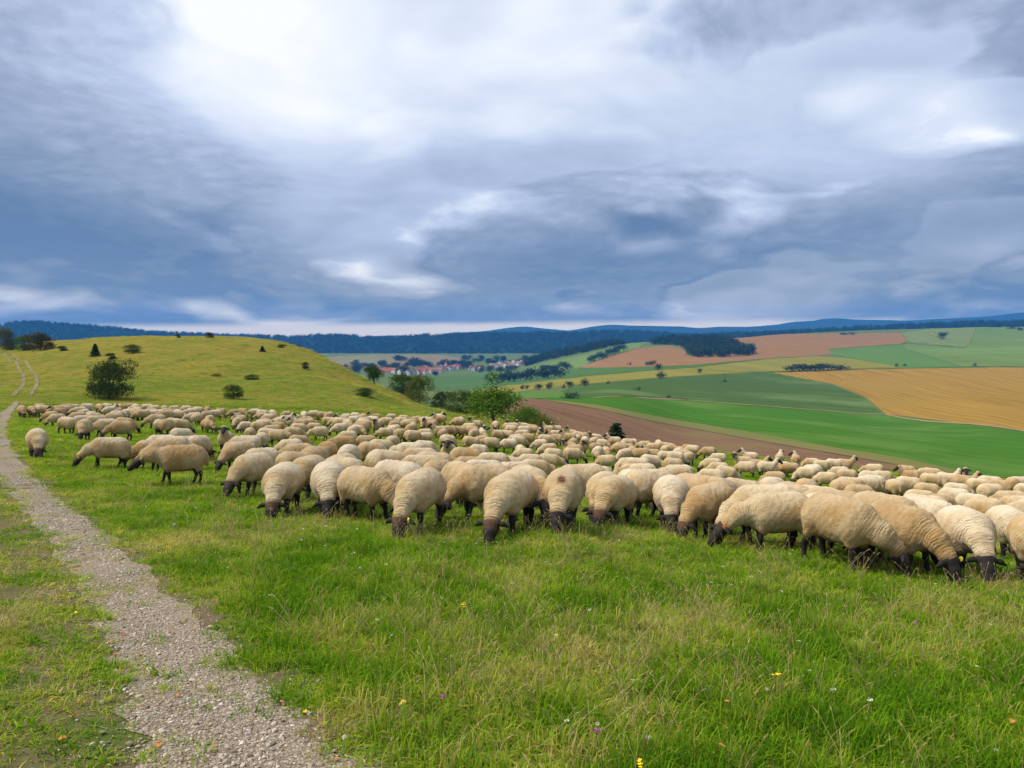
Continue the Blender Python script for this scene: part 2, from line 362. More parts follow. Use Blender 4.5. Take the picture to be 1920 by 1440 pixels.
# ------------------------------------------------------------------ fields, draped on the far slopes
def densify(pts, n=14, wob=0.0, closed=True):
    out = []; m = len(pts)
    for i in range(m if closed else m - 1):
        p0, p1 = np.array(pts[i]), np.array(pts[(i + 1) % m])
        for k in range(n): out.append(p0 + (p1 - p0) * k / n)
    if not closed: out.append(np.array(pts[-1]))
    return out
def field(name, pix, mat, lift=0.0, world=None):
    """pix: outline in photograph pixels, laid onto the slope it lies on"""
    B = []
    for i_, q in enumerate(densify(pix, 10)):
        wb = .30 * math.sin(i_ * 1.7 + len(pix)) + .22 * math.sin(i_ * .63 + q[0] * .02)          # ragged margins
        h = hit(q[0] + wb * 2.5, q[1] + wb, ymin=170)
        B.append((math.atan2(h[0], h[1]), math.log(math.hypot(h[0], h[1]))))
    B = np.array(B)
    g1 = np.arange(B[:, 0].min(), B[:, 0].max(), R(0.35)); g2 = np.arange(B[:, 1].min(), B[:, 1].max(), 0.03)
    G = np.array([(x, y) for x in g1 for y in g2]) if len(g1) and len(g2) else np.zeros((0, 2))
    pts = [Vector(p) for p in B * (10, 1)] + [Vector(p) for p in G * (10, 1)]
    n = len(B)
    r = geometry.delaunay_2d_cdt(pts, [], [list(range(n))], 1, 1e-6)
    co = np.array([tuple(v) for v in r[0]]) / (10, 1)
    X = np.exp(co[:, 1]) * np.sin(co[:, 0]); Y = np.exp(co[:, 1]) * np.cos(co[:, 0])
    Z = hz(X, Y) + 0.0002 * np.hypot(X, Y) + 0.06 + lift
    fc = np.array([f for f in r[2] if len(f) == 3])
    e1 = np.stack([X, Y], -1)
    cr = (e1[fc[:, 1]] - e1[fc[:, 0]]); cs = (e1[fc[:, 2]] - e1[fc[:, 0]])
    flip = cr[:, 0] * cs[:, 1] - cr[:, 1] * cs[:, 0] < 0
    fc[flip] = fc[flip][:, ::-1]
    return obj(name, mesh(name, np.stack([X, Y, Z], -1), fc), mat, kind='structure')
def ribbon(name, pts, mat, lift, kind='structure', **p):
    """pts: world (x, y, width)"""
    P3 = np.array(pts, float); q = np.linspace(0, len(P3) - 1, len(P3) * 12)
    C = pchip(np.arange(len(P3)), P3, q)
    d = np.gradient(C[:, :2], axis=0); d /= np.linalg.norm(d, axis=1)[:, None] + 1e-9
    nrm = np.stack([-d[:, 1], d[:, 0]], -1); V = []; K = 9
    for i in range(K):
        s = i / (K - 1) * 2 - 1
        w = C[:, 2] * .5 * s
        if abs(s) == 1: w = w * (1 + .14 * np.sin(q * 9.1 + s) + .10 * np.sin(q * 23.7 + 2 * s))
        xy = C[:, :2] + nrm * w[:, None]
        r = np.hypot(xy[:, 0], xy[:, 1])
        V.append(np.stack([xy[:, 0], xy[:, 1], hz(xy[:, 0], xy[:, 1]) + lift + 0.0002 * np.maximum(r - 40, 0)], -1))
    n = len(q); V = np.concatenate(V)
    f = np.array([[i * n + j, i * n + j + 1, (i + 1) * n + j + 1, (i + 1) * n + j] for i in range(K - 1) for j in range(n - 1)])
    # make it face up
    e = np.cross(V[f[0, 1]] - V[f[0, 0]], V[f[0, 2]] - V[f[0, 0]])
    if e[2] < 0: f = f[:, ::-1]
    return obj(name, mesh(name, V, f), mat, kind=kind, **p)

def bearing(p, q):
    a_, b_ = hit(*p, ymin=170), hit(*q, ymin=170); return math.atan2(b_[1] - a_[1], b_[0] - a_[0])
A_PL = bearing((1120, 763), (1560, 846)); A_ST = bearing((1563, 721), (1800, 793)); A_DG = bearing((1300, 751), (1640, 776))
M_PLOUGH = field_mat('ploughed_soil', (0.125, 0.066, 0.036), (0.235, 0.14, 0.085), ang=A_PL, along=.007, across=.30, c3=(0.185, 0.135, 0.06), patch=.02)
M_WEEDY = field_mat('weedy_edge', (0.10, 0.155, 0.03), (0.225, 0.165, 0.07), ang=A_PL, along=.006, across=.35)
M_CROPG = field_mat('green_crop', (0.042, 0.12, 0.010), (0.072, 0.175, 0.016), ang=A_PL, along=.006, across=.14, c3=(0.095, 0.18, 0.03), patch=.012, rows=.022)
M_CROPD = field_mat('dark_green_crop', (0.045, 0.09, 0.02), (0.085, 0.135, 0.032), ang=A_DG, along=.003, across=.05, c3=(0.12, 0.18, 0.055), patch=.006, rows=.018)
M_STUB = field_mat('stubble', (0.18, 0.10, 0.014), (0.40, 0.245, 0.045), ang=A_ST, along=.005, across=.16, c3=(0.30, 0.185, 0.035), patch=.006, rows=.05)
M_OLIVE = field_mat('olive_crop', (0.175, 0.165, 0.025), (0.25, 0.225, 0.04), ang=R(100), along=.003, across=.03)
M_REDSOIL = field_mat('red_soil', (0.235, 0.125, 0.045), (0.29, 0.16, 0.06), ang=R(95), along=.003, across=.03, c3=(0.235, 0.14, 0.075), patch=.006, rows=.02)
M_LIGHTG = field_mat('light_green_pasture', (0.105, 0.165, 0.035), (0.155, 0.22, 0.055), ang=R(80), along=.004, across=.02, c3=(0.15, 0.235, 0.06), patch=.004)
M_STRIPE = field_mat('striped_meadow', (0.115, 0.165, 0.04), (0.21, 0.24, 0.08), ang=R(72), along=.002, across=.05, rows=.018)
M_MIDG = field_mat('mid_green_meadow', (0.06, 0.125, 0.02), (0.09, 0.16, 0.03), ang=R(90), along=.003, across=.02)
M_BRIGHTG = field_mat('bright_green_meadow', (0.085, 0.165, 0.032), (0.115, 0.20, 0.045), ang=R(95), along=.003, across=.02)
M_VILG = field_mat('valley_meadow', (0.065, 0.13, 0.035), (0.09, 0.16, 0.045), ang=R(60), along=.003, across=.01)
M_TANF = field_mat('tan_field', (0.20, 0.15, 0.07), (0.25, 0.19, 0.09), ang=R(90), along=.002, across=.01, c3=(0.20, 0.21, 0.10), patch=.004)
M_TRACK = field_mat('dirt_track', (0.26, 0.18, 0.10), (0.32, 0.25, 0.13), along=.01, across=.05)
M_SEAM = field_mat('grass_verge', (0.05, 0.08, 0.02), (0.09, 0.11, 0.035), along=.02, across=.05)

field('ploughed_field', [(930,758),(985,747),(1040,751),(1120,763),(1250,790),(1400,817),(1560,846),(1700,871),(1760,890),(1640,920),(1400,880),(1200,842),(1050,805),(940,775)], M_PLOUGH)
field('green_field', [(1000,747.5),(1090,746),(1180,745.5),(1290,752),(1500,768),(1660,778),(1800,795),(1935,812),(1960,900),(1780,890),(1700,870.5),(1560,845.5),(1400,816.5),(1250,789.5),(1120,762.5),(1040,750.5)], M_CROPG)
field('weedy_field_edge', [(1000,748.6),(1040,751),(1120,760),(1250,785),(1400,810),(1560,839),(1700,862),(1800,884),(1790,893),(1700,876),(1560,851),(1400,823),(1250,796),(1120,768),(1040,754)], M_WEEDY, lift=.12)
field('dark_green_field', [(1090,745),(1050,735),(1080,723),(1240,709),(1420,698.5),(1450,700.5),(1560,722),(1620,746),(1655,776.5),(1500,766.5),(1290,750.5),(1180,744.3)], M_CROPD)
field('pale_green_strip', [(935,742),(970,736),(1049,735),(1088,745.5),(1000,747),(960,748)], M_BRIGHTG)
field('stubble_field', [(1449,699.5),(1540,695),(1700,691.5),(1935,689),(1935,810.5),(1800,793.5),(1661,776.5),(1623,745),(1563,720.5)], M_STUB)
field('olive_field', [(900,729),(960,722),(1100,706),(1240,694),(1300,690),(1440,673.5),(1530,668),(1600,673),(1690,689),(1540,693.5),(1420,697.5),(1240,708),(1080,721.5),(970,735),(930,741)], M_OLIVE)
field('green_strip_field', [(1045,712),(1052,702),(1088,691),(1200,689),(1300,685),(1440,673),(1300,689.3),(1240,693),(1100,705)], M_MIDG)
field('red_field', [(1086,690),(1120,676),(1150,666),(1200,653),(1255,648.5),(1283,655),(1290,668),(1330,664),(1378,628),(1500,626.5),(1600,625.5),(1688,624.5),(1702,640),(1690,645),(1552,655),(1562,665),(1440,672.4),(1300,684.3),(1200,688.3)], M_REDSOIL)
field('hillside_pasture', [(985,694),(1020,681),(1100,665),(1180,644),(1214,639),(1199,652),(1149,665),(1119,675),(1085,690),(1050,701)], M_LIGHTG)
field('striped_meadow', [(1690,624.5),(1740,617),(1830,614),(1820,640),(1810,652),(1704,640.5)], M_STRIPE)
field('upland_meadow', [(1831,614),(1935,613),(1935,688),(1805,688),(1700,655),(1691,645.5),(1704,641),(1811,652.5),(1821,640)], M_LIGHTG)
field('bright_green_field', [(1553,655.5),(1690,646),(1699,655.5),(1803,688.5),(1692,690.5),(1602,672.5),(1563,665.5)], M_BRIGHTG)
field('valley_meadow', [(735,717),(775,707),(860,704),(950,699),(984,695),(1048,702),(1043,712),(1000,718),(930,726),(860,731),(740,731)], M_VILG)
field('tan_field', [(600,672),(640,667),(740,664.5),(830,666),(862,670),(868,681),(800,690),(740,693),(600,690)], M_TANF)
def pix_path(pts, ymin=1.2):
    out = []
    for (px, py, w) in pts:
        h = hit(px, py, ymin=ymin); out.append((h[0], h[1], w))
    return out
ribbon('field_track', pix_path([(1110,746.5,3),(1180,744.8,3),(1290,751,3.2),(1400,759.3,3.2),(1500,767,3.2),(1660,777.4,3.5),(1800,794.3,3.5),(1935,811.5,3.5)], 170), M_TRACK, 0.2)
ribbon('field_verge', pix_path([(1170,744.2,3),(1230,745.8,4),(1290,749,3)], 170), M_SEAM, 0.3)
ribbon('field_verge', pix_path([(1300,694,2),(1420,697.8,3),(1550,694.3,5),(1700,690.9,3),(1935,688.6,3)], 170), M_SEAM, 0.2)
ribbon('field_verge', pix_path([(1811,652.4,5),(1700,643.5,8),(1900,655,4)][:2] + [(1690,645.3,6)], 170), M_SEAM, 0.2)

# ------------------------------------------------------------------ far hills
def forest_mat(name, c1, c2, sc):
    m, t = new_mat(name); p = pos(t)
    n = t.noise(p, sc, 4, .7); n2 = t.noise(p, sc * .12, 3, .5)
    finish(t, t.mix(t.m('ADD', t.m('MULTIPLY', n, .6), t.m('MULTIPLY', n2, .4)), c1, c2), .95, n, .8, 12.0, spec=0.0)
    return m
M_FOREST = forest_mat('forest_hill', (0.008, 0.018, 0.014), (0.035, 0.055, 0.032), 0.03)
M_FARHILL = forest_mat('far_ridge', (0.016, 0.034, 0.028), (0.05, 0.08, 0.06), 0.004)
def ridge(name, prof, D, mat, rough, base=-95, depth=0.28):
    """a long hill at distance D whose crest follows prof (photograph pixels)"""
    px = np.array([a for a, _ in prof], float); py = np.array([b for _, b in prof], float)
    q = np.linspace(px[0], px[-1], 900); yy = pchip(px, py, q)
    k = (q - CX) / F / _yk
    el = np.array([-float(pix_dir(960, y)[2]) / float(pix_dir(960, y)[1]) for y in yy])
    rows = []
    for i, s in enumerate(np.linspace(-1, 1, 25)):
        dist = D * (1 + depth * s)
        crest = -el * D
        w = math.cos(s * math.pi / 2) ** 1.25 if abs(s) < 1 else 0.0
        n = sum(rough * A * np.sin(q * f + i * g + ph) for A, f, g, ph in ((1., .031, .9, 0), (.7, .083, 1.7, 1), (.5, .19, 2.3, 2), (.35, .53, 3.1, 4)))
        z = base + (crest - base) * w + n * (.25 + .75 * (1 - w)) * (1 if abs(s) < 1 else 0)
        rows.append(np.stack([k * dist, np.full_like(k, dist), z], -1))
    V = np.concatenate(rows); n = len(q)
    f = np.array([[i * n + j, i * n + j + 1, (i + 1) * n + j + 1, (i + 1) * n + j] for i in range(24) for j in range(n - 1)])
    return obj(name, mesh(name, V, f), mat, kind='structure'), (q, yy, D, depth, base)
H_A, A_info = ridge('forest_hill', [(-900,605),(-300,600),(-60,606),(0,611),(35,607),(60,606),(100,609),(160,613),(220,618),(300,626),(400,630),(480,632.5),(550,634.5),(600,631.5),(640,631),(690,635),(730,636),(770,632.5),(830,630),(880,628.5),(950,628),(1000,626.5),(1060,627),(1110,625),(1170,623),(1230,626),(1320,633),(1500,640),(2000,640),(2600,640)], 3600, M_FOREST, 2.5, depth=.22)
H_B, B_info = ridge('blue_ridge', [(-900,640),(300,640),(560,636),(680,632),(720,629.5),(760,629),(800,630),(850,624.5),(900,622),(940,616.5),(965,613.5),(985,612.5),(1010,614.5),(1040,617.5),(1065,619.5),(1090,616),(1115,612),(1150,609),(1190,610.5),(1230,611),(1280,612.5),(1310,615),(1350,613),(1400,612.5),(1450,609),(1490,603.5),(1520,602),(1540,598.5),(1565,597),(1600,599),(1660,600),(1700,601),(1760,598),(1850,593),(1900,587.5),(1960,583),(2200,577),(2800,590)], 7000, M_FARHILL, 4, depth=.2)
H_C, C_info = ridge('wooded_rise', [(1180,650),(1300,633),(1380,628),(1460,625.5),(1520,622),(1600,617.5),(1680,613),(1760,609.5),(1850,606.5),(1930,605),(2100,600),(2600,605)], 2750, M_FOREST, 1.2, base=-60, depth=.1)

# ------------------------------------------------------------------ scattering (one object of uncountable stuff)
def scatter(name, protos, posn, rot, scl, idx, tint, label, cat, parent=None):
    pc = bpy.data.collections.new(name + '_shapes')
    for i, (me, mt) in enumerate(protos):
        if not len(me.materials): me.materials.append(mt)
        o = bpy.data.objects.new('%s_shape_%02d' % (name, i), me); pc.objects.link(o)
    n = len(posn)
    me = bpy.data.meshes.new(name); me.vertices.add(n); me.vertices.foreach_set('co', np.asarray(posn, np.float32).ravel())
    def va(nm, typ, vals, key):
        a = me.attributes.new(nm, typ, 'POINT'); a.data.foreach_set(key, np.ascontiguousarray(vals).ravel())
    va('i_rot', 'FLOAT_VECTOR', np.asarray(rot, np.float32), 'vector')
    va('i_scl', 'FLOAT_VECTOR', np.asarray(scl, np.float32), 'vector')
    va('i_idx', 'INT', np.asarray(idx, np.int32), 'value')
    va('tint', 'FLOAT', np.asarray(tint, np.float32), 'value')
    me.update()
    o = obj(name, me, None, parent=parent, kind='stuff', label=label, cat=cat)
    ng = bpy.data.node_groups.new(name + '_scatter', 'GeometryNodeTree')
    ng.interface.new_socket('Geometry', in_out='INPUT', socket_type='NodeSocketGeometry')
    ng.interface.new_socket('Geometry', in_out='OUTPUT', socket_type='NodeSocketGeometry')
    N = ng.nodes.new; L = ng.links.new
    gi, go = N('NodeGroupInput'), N('NodeGroupOutput')
    mp = N('GeometryNodeMeshToPoints')
    ci = N('GeometryNodeCollectionInfo'); ci.inputs['Collection'].default_value = pc
    ci.inputs['Separate Children'].default_value = True; ci.inputs['Reset Children'].default_value = True
    ip = N('GeometryNodeInstanceOnPoints'); ip.inputs['Pick Instance'].default_value = True
    def na(nm, typ):
        x = N('GeometryNodeInputNamedAttribute'); x.data_type = typ; x.inputs['Name'].default_value = nm
        return [s for s in x.outputs if s.enabled and s.name == 'Attribute'][0]
    L(gi.outputs[0], mp.inputs[0]); L(mp.outputs[0], ip.inputs['Points']); L(ci.outputs[0], ip.inputs['Instance'])
    L(na('i_idx', 'INT'), ip.inputs['Instance Index'])
    e2r = N('FunctionNodeEulerToRotation'); L(na('i_rot', 'FLOAT_VECTOR'), e2r.inputs[0]); L(e2r.outputs[0], ip.inputs['Rotation'])
    L(na('i_scl', 'FLOAT_VECTOR'), ip.inputs['Scale'])
    L(ip.outputs[0], go.inputs[0])
    md = o.modifiers.new('scatter', 'NODES'); md.node_group = ng
    return o

# ------------------------------------------------------------------ plants
def quads(C, A, B):
    """leaf faces: centre C, half axes A, B  -> verts, faces"""
    V = np.stack([C - A, C + B * .9, C + A, C - B * .9], 1).reshape(-1, 3)
    return V, np.arange(len(V)).reshape(-1, 4)
def rvec(n, r=rng):
    v = r.normal(size=(n, 3)); return v / np.linalg.norm(v, axis=1)[:, None]
def leaves(C, size, up=0.3):
    n = len(C); a = rvec(n); nrm = rvec(n) + np.array([0, 0, up]); b = np.cross(nrm, a); b /= np.linalg.norm(b, axis=1)[:, None] + 1e-9
    s = size * rng.uniform(.6, 1.4, (n, 1))
    return quads(C, a * s, b * s * .62)
def crown_mesh(name, blobs, n, leaf, gaps=0.35):
    """blobs (x, y, z, rx, rz); leaves gather in twigs near each lobe's skin, with gaps"""
    w = np.array([b[3] ** 2 for b in blobs]); w = w / w.sum(); out = []
    for b, k in zip(blobs, rng.multinomial(n, w)):
        tw = max(6, int(k / 9)); d = rvec(tw); d[:, 2] = np.where(d[:, 2] < -.55, -d[:, 2], d[:, 2])
        rr = rng.uniform(0.35, 1.06, (tw, 1)) ** .55
        c = np.array(b[:3]) + d * rr * np.array([b[3], b[3], b[4]])
        keep = rng.random(tw) > gaps * (np.sin(c[:, 0] * 5 / b[3]) * np.sin(c[:, 2] * 6 / b[4] + 1) > .25)
        c = c[keep]
        if not len(c): continue
        per = max(1, int(k / len(c)))
        out.append(np.repeat(c, per, 0) + rng.normal(size=(len(c) * per, 3)) * leaf * 2.0)
    C = np.concatenate(out); V, f = leaves(C, leaf)
    return mesh(name, V, f, smooth=False)
def tube(pts, radii, k=7):
    pts = np.array(pts, float); V = []; n = len(pts)
    for i in range(n):
        d = pts[min(i + 1, n - 1)] - pts[max(i - 1, 0)]; d = d / (np.linalg.norm(d) + 1e-9)
        a = np.cross(d, [0.3, 1, .1]); a /= np.linalg.norm(a) + 1e-9; b = np.cross(d, a)
        for j in range(k):
            t_ = 6.2832 * j / k; V.append(pts[i] + (a * math.cos(t_) + b * math.sin(t_)) * radii[i])
    f = [[i * k + j, i * k + (j + 1) % k, (i + 1) * k + (j + 1) % k, (i + 1) * k + j] for i in range(n - 1) for j in range(k)]
    return np.array(V), np.array(f)
def join(parts):
    V, Fs, o = [], [], 0
    for v, f in parts: V.append(v); Fs.append(np.asarray(f) + o); o += len(v)
    return np.concatenate(V), Fs
def trunk_mesh(name, h, r, limbs, blobs):
    parts = [tube([(0, 0, -.15), (.02 * h, 0, h * .3), (-.01 * h, .02 * h, h * .62), (0, 0, h * .86)], [r * 1.3, r, r * .6, r * .15])]
    for i in range(limbs):
        b = blobs[i % len(blobs)]; z0 = h * random.uniform(.12, .4)
        e = np.array(b[:3]) * random.uniform(.75, 1.0); m_ = np.array([e[0] * .5, e[1] * .5, z0 * .45 + e[2] * .5])
        parts.append(tube([(0, 0, z0), m_, e], [r * .6, r * .35, r * .08], 5))
    V, Fs = join(parts); return mesh(name, V, Fs)
def tree_protos(kind, n, leaf, lobes, wid, squat=1.0, low=0.15, seed=0, skirt=False):
    """unit-height tree: crown and trunk meshes"""
    rs = np.random.default_rng(seed); bl = []
    for i in range(lobes):
        a = rs.uniform(0, 6.28); rr = rs.uniform(.0, .75) * wid * .5 * (i > 0)
        z = rs.uniform(low + .22, .80) if i else .62
        rx = rs.uniform(.42, .68) * wid * .5 * (1.2 - .5 * abs(z - .5)); rz = rs.uniform(.16, .28) * squat
        if skirt and i % 2: z = rs.uniform(.10, .30); rr = rs.uniform(.35, .85) * wid * .5; rx = wid * rs.uniform(.17, .26); rz = rs.uniform(.17, .24)
        z = min(z, 1 - rz); bl.append((rr * math.cos(a), rr * math.sin(a), max(z, low + rz * .8), rx, rz))
    return crown_mesh(kind + '_crown', bl, n, leaf), trunk_mesh(kind + '_trunk', .8, .028, 4, bl)
def spruce_protos(kind, n, tiers, seed=0, wid=.34):
    rs = np.random.default_rng(seed); Cs, As, Bs = [], [], []
    for i in range(tiers):
        z = .06 + .9 * (i / tiers) ** .95; L = wid * (1 - z) * rs.uniform(.85, 1.15) + .015
        nb = max(5, int(11 * (1 - z) + 4))
        for j in range(nb):
            a = 6.283 * (j + rs.random()) / nb; d = np.array([math.cos(a), math.sin(a), -.28]); l = L * rs.uniform(.75, 1.12)
            m_ = max(2, int(n / (tiers * nb)))
            for s in np.linspace(.15, 1, m_):
                c = np.array([0, 0, z]) + d * l * s + rs.normal(size=3) * .008
                Cs.append(c); As.append((d + rs.normal(size=3) * .5) * .030); Bs.append(np.cross(d, [0, 0, 1]) * .016 + rs.normal(size=3) * .012)
    V, f = quads(np.array(Cs), np.array(As), np.array(Bs))
    tv, tf = tube([(0, 0, -.1), (0, 0, .5), (0, 0, 1.0)], [.022, .013, .002], 6)
    return mesh(kind + '_crown', V, f, False), mesh(kind + '_trunk', tv, tf)
PR = {}
for i in range(3): PR['tree%d' % i] = tree_protos('tree', 7000, .021, 13, .95, seed=10 + i)
for i in range(3): PR['bush%d' % i] = tree_protos('bush', 5200, .027, 15, 1.15, 1.25, low=-.12, seed=20 + i, skirt=True)
PR['tall0'] = tree_protos('tall', 5000, .022, 12, .72, 1.1, low=.05, seed=31)
PR['bigbush'] = tree_protos('big_bush', 13000, .017, 24, 1.12, 1.1, low=-.12, seed=41, skirt=True)
PR['spruce'] = spruce_protos('spruce', 3400, 19, 5)
for i in range(3): PR['far%d' % i] = tree_protos('far_tree', 420, .06, 8, .95, 1.1, low=.04, seed=50 + i)
for i in range(2): PR['farbush%d' % i] = tree_protos('far_bush', 320, .07, 8, 1.3, 1.3, low=-.05, seed=60 + i, skirt=True)
PR['farspruce'] = spruce_protos('far_spruce', 330, 9, 7)
def matted(me, mt):          # shared geometry, own material
    key = (me.name, mt.name)
    if key not in _mm:
        c = me.copy() if len(me.materials) else me
        c.materials.clear(); c.materials.append(mt); _mm[key] = c
    return _mm[key]
_mm = {}
def plant(name, proto, loc, h, w, mt, label, cat, group=None, rz=None):
    """h, w in metres; the mesh is one unit high and about one unit wide"""
    cr, tk = PR[proto]
    o = empty(name, loc, random.uniform(0, 6.28) if rz is None else rz, label=label, cat=cat, group=group)
    uw = {'tall': .72, 'bigb': 1.12, 'bush': 1.15, 'spru': .68, 'fars': .68, 'farb': 1.3}.get(proto[:4], .95)
    o.scale = (w / uw, w / uw, h)
    obj('crown', matted(cr, mt), None, parent=o)
    obj('trunk', matted(tk, M_BARK), None, parent=o)
    return o
def plant_px(name, proto, px, base, hp, wp, mt, label, cat, group=None, Y=None, top=None, ymax=9000):
    """placed where its foot meets the ground, or at depth Y with its tip at image row top"""
    if Y is None: g = hit(px, base, ymax=ymax)
    else: g = at(px, Y)
    if top is not None:
        hh = float(-g[1] * (-pix_dir(px, top)[2] / pix_dir(px, top)[1])) - g[2]
    else: hh = hp / F * g[1]
    return plant(name, proto, g - (0, 0, .04 * hh), hh * 1.04, wp / F * g[1], mt, label, cat, group)

HG = 'shrubs dotted over the grassy hill'
plant_px('bush', 'bigbush', 205, 748, 76, 92, M_LEAF_DARK, 'large dark round bush standing on the hill foot behind the flock', 'bush', HG)
plant_px('shrub', 'bigbush', 438, 748, 28, 31, M_LEAF_MID, 'small bright shrub alone on the lower hillside right of the large dark bush', 'shrub', HG)
plant_px('shrub', 'spruce', 179, 668, 25, 25, M_LEAF_DARK, 'small cone-shaped shrub above the large dark bush', 'shrub', HG)
plant_px('shrub', 'bush1', 209, 673, 12, 18, M_LEAF_DARK, 'tiny low shrub beside the cone-shaped shrub on the hill', 'shrub', HG)
plant_px('shrub', 'bigbush', 248, 662, 17, 27, M_LEAF_MID, 'low rounded shrub on the upper hill right of the cone-shaped shrub', 'shrub', HG)
plant_px('bush', 'bush1', 14, 656, 44, 40, M_LEAF_GREY, 'pale grey-green bush at the left end of the thicket by the track', 'bush', 'thicket beside the track')
plant_px('bush', 'bush0', 48, 657, 29, 42, M_LEAF_MID, 'mid-green bush in the middle of the thicket by the track', 'bush', 'thicket beside the track')
plant_px('bush', 'bush2', 76, 657, 34, 46, M_LEAF_BROWN, 'brownish round bush at the right end of the thicket by the track', 'bush', 'thicket beside the track')
plant_px('shrub', 'bush1', 118, 658, 10, 20, M_LEAF_DARK, 'low dark shrub just right of the thicket by the track', 'shrub', HG)
for (px, b, h, w, pr, mt, lb) in (
    (334, 633, 7, 9, 'bush0', M_LEAF_DARK, 'tiny pointed shrub on the hill crest line'),
    (393, 633, 10, 15, 'bush2', M_LEAF_BROWN, 'brown leafless-looking shrub on the hill crest line'),
    (492, 659, 11, 15, 'spruce', M_LEAF_DARK, 'small dark shrub high on the hill near the crest'),
    (528, 652, 7, 17, 'bush1', M_LEAF_DARK, 'flat dark shrub on the crest right of the small dark shrub'),
    (560, 650, 4, 7, 'bush0', M_LEAF_DARK, 'speck-sized shrub on the falling right edge of the hill crest'),
    (573, 692, 14, 13, 'bigbush', M_LEAF_DARK, 'small upright shrub on the right shoulder of the hill'),
    (472, 712, 10, 23, 'bigbush', M_LEAF_DARK, 'flat dark shrub in the middle of the hillside'),
    (405, 705, 5, 22, 'bush0', M_LEAF_OLIVE, 'very low olive scrub left of the flat hillside shrub'),
    (683, 743, 17, 36, 'bigbush', M_LEAF_MID, 'spreading juniper-like shrub low on the right of the hill')):
    plant_px('shrub', pr, px, b, h, w, mt, lb, 'shrub', HG)
plant_px('tree', 'tall0', 700, 0, 0, 34, M_LEAF_MID, 'slim tree half hidden behind the right shoulder of the hill', 'tree', None, Y=134, top=686)
plant_px('tree', 'bush1', 756, 0, 0, 50, M_LEAF_MID, 'left of two broad bushy trees below the village', 'tree', 'trees at the foot of the hill', Y=119, top=697)
plant_px('tree', 'bush2', 785, 0, 0, 46, M_LEAF_OLIVE, 'right, yellower one of two broad bushy trees below the village', 'tree', 'trees at the foot of the hill', Y=115, top=701)
SG = 'bushes behind the back of the flock'
plant_px('bush', 'bush2', 828, 0, 0, 40, M_LEAF_DARK, 'dark round bush at the end of the grassy slope', 'bush', SG, Y=112, top=733)
plant_px('bush', 'bigbush', 874, 0, 0, 70, M_LEAF_MID, 'tall dense bush left of the bright young tree', 'bush', SG, Y=96, top=730)
plant_px('tree', 'tree2', 925, 0, 0, 104, M_LEAF_BRIGHT, 'bright green young tree with a tall leading shoot behind the flock', 'tree', None, Y=60, top=728)
plant_px('bush', 'bigbush', 985, 0, 0, 70, M_LEAF_BRIGHT, 'light green bush right of the bright young tree', 'bush', SG, Y=68, top=760)
plant_px('bush', 'bigbush', 1022, 0, 0, 56, M_LEAF_OLIVE, 'low yellow-green bush at the top of the ploughed field', 'bush', SG, Y=66, top=779)
plant_px('spruce', 'spruce', 1157, 0, 0, 84, M_NEEDLE, 'small dark spruce standing behind the sheep in front of the ploughed field', 'spruce', None, Y=64, top=789)
# leading shoot of the young tree
g = at(925, 60)
sh = crown_mesh('shoot', [(0, 0, .25, .10, .3), (.05, 0, .6, .12, .3), (-.03, 0, .9, .07, .2)], 170, .05, 0)
lead = [o for o in bpy.data.objects if (o.get('label') or '').startswith('bright green young')][0]
so = obj('leading_shoot', sh, M_LEAF_BRIGHT, parent=lead, kind='stuff'); so.location = (0, 0, .90)
so.scale = (.6, .6, .42); so.rotation_euler = (0, 0, 0)

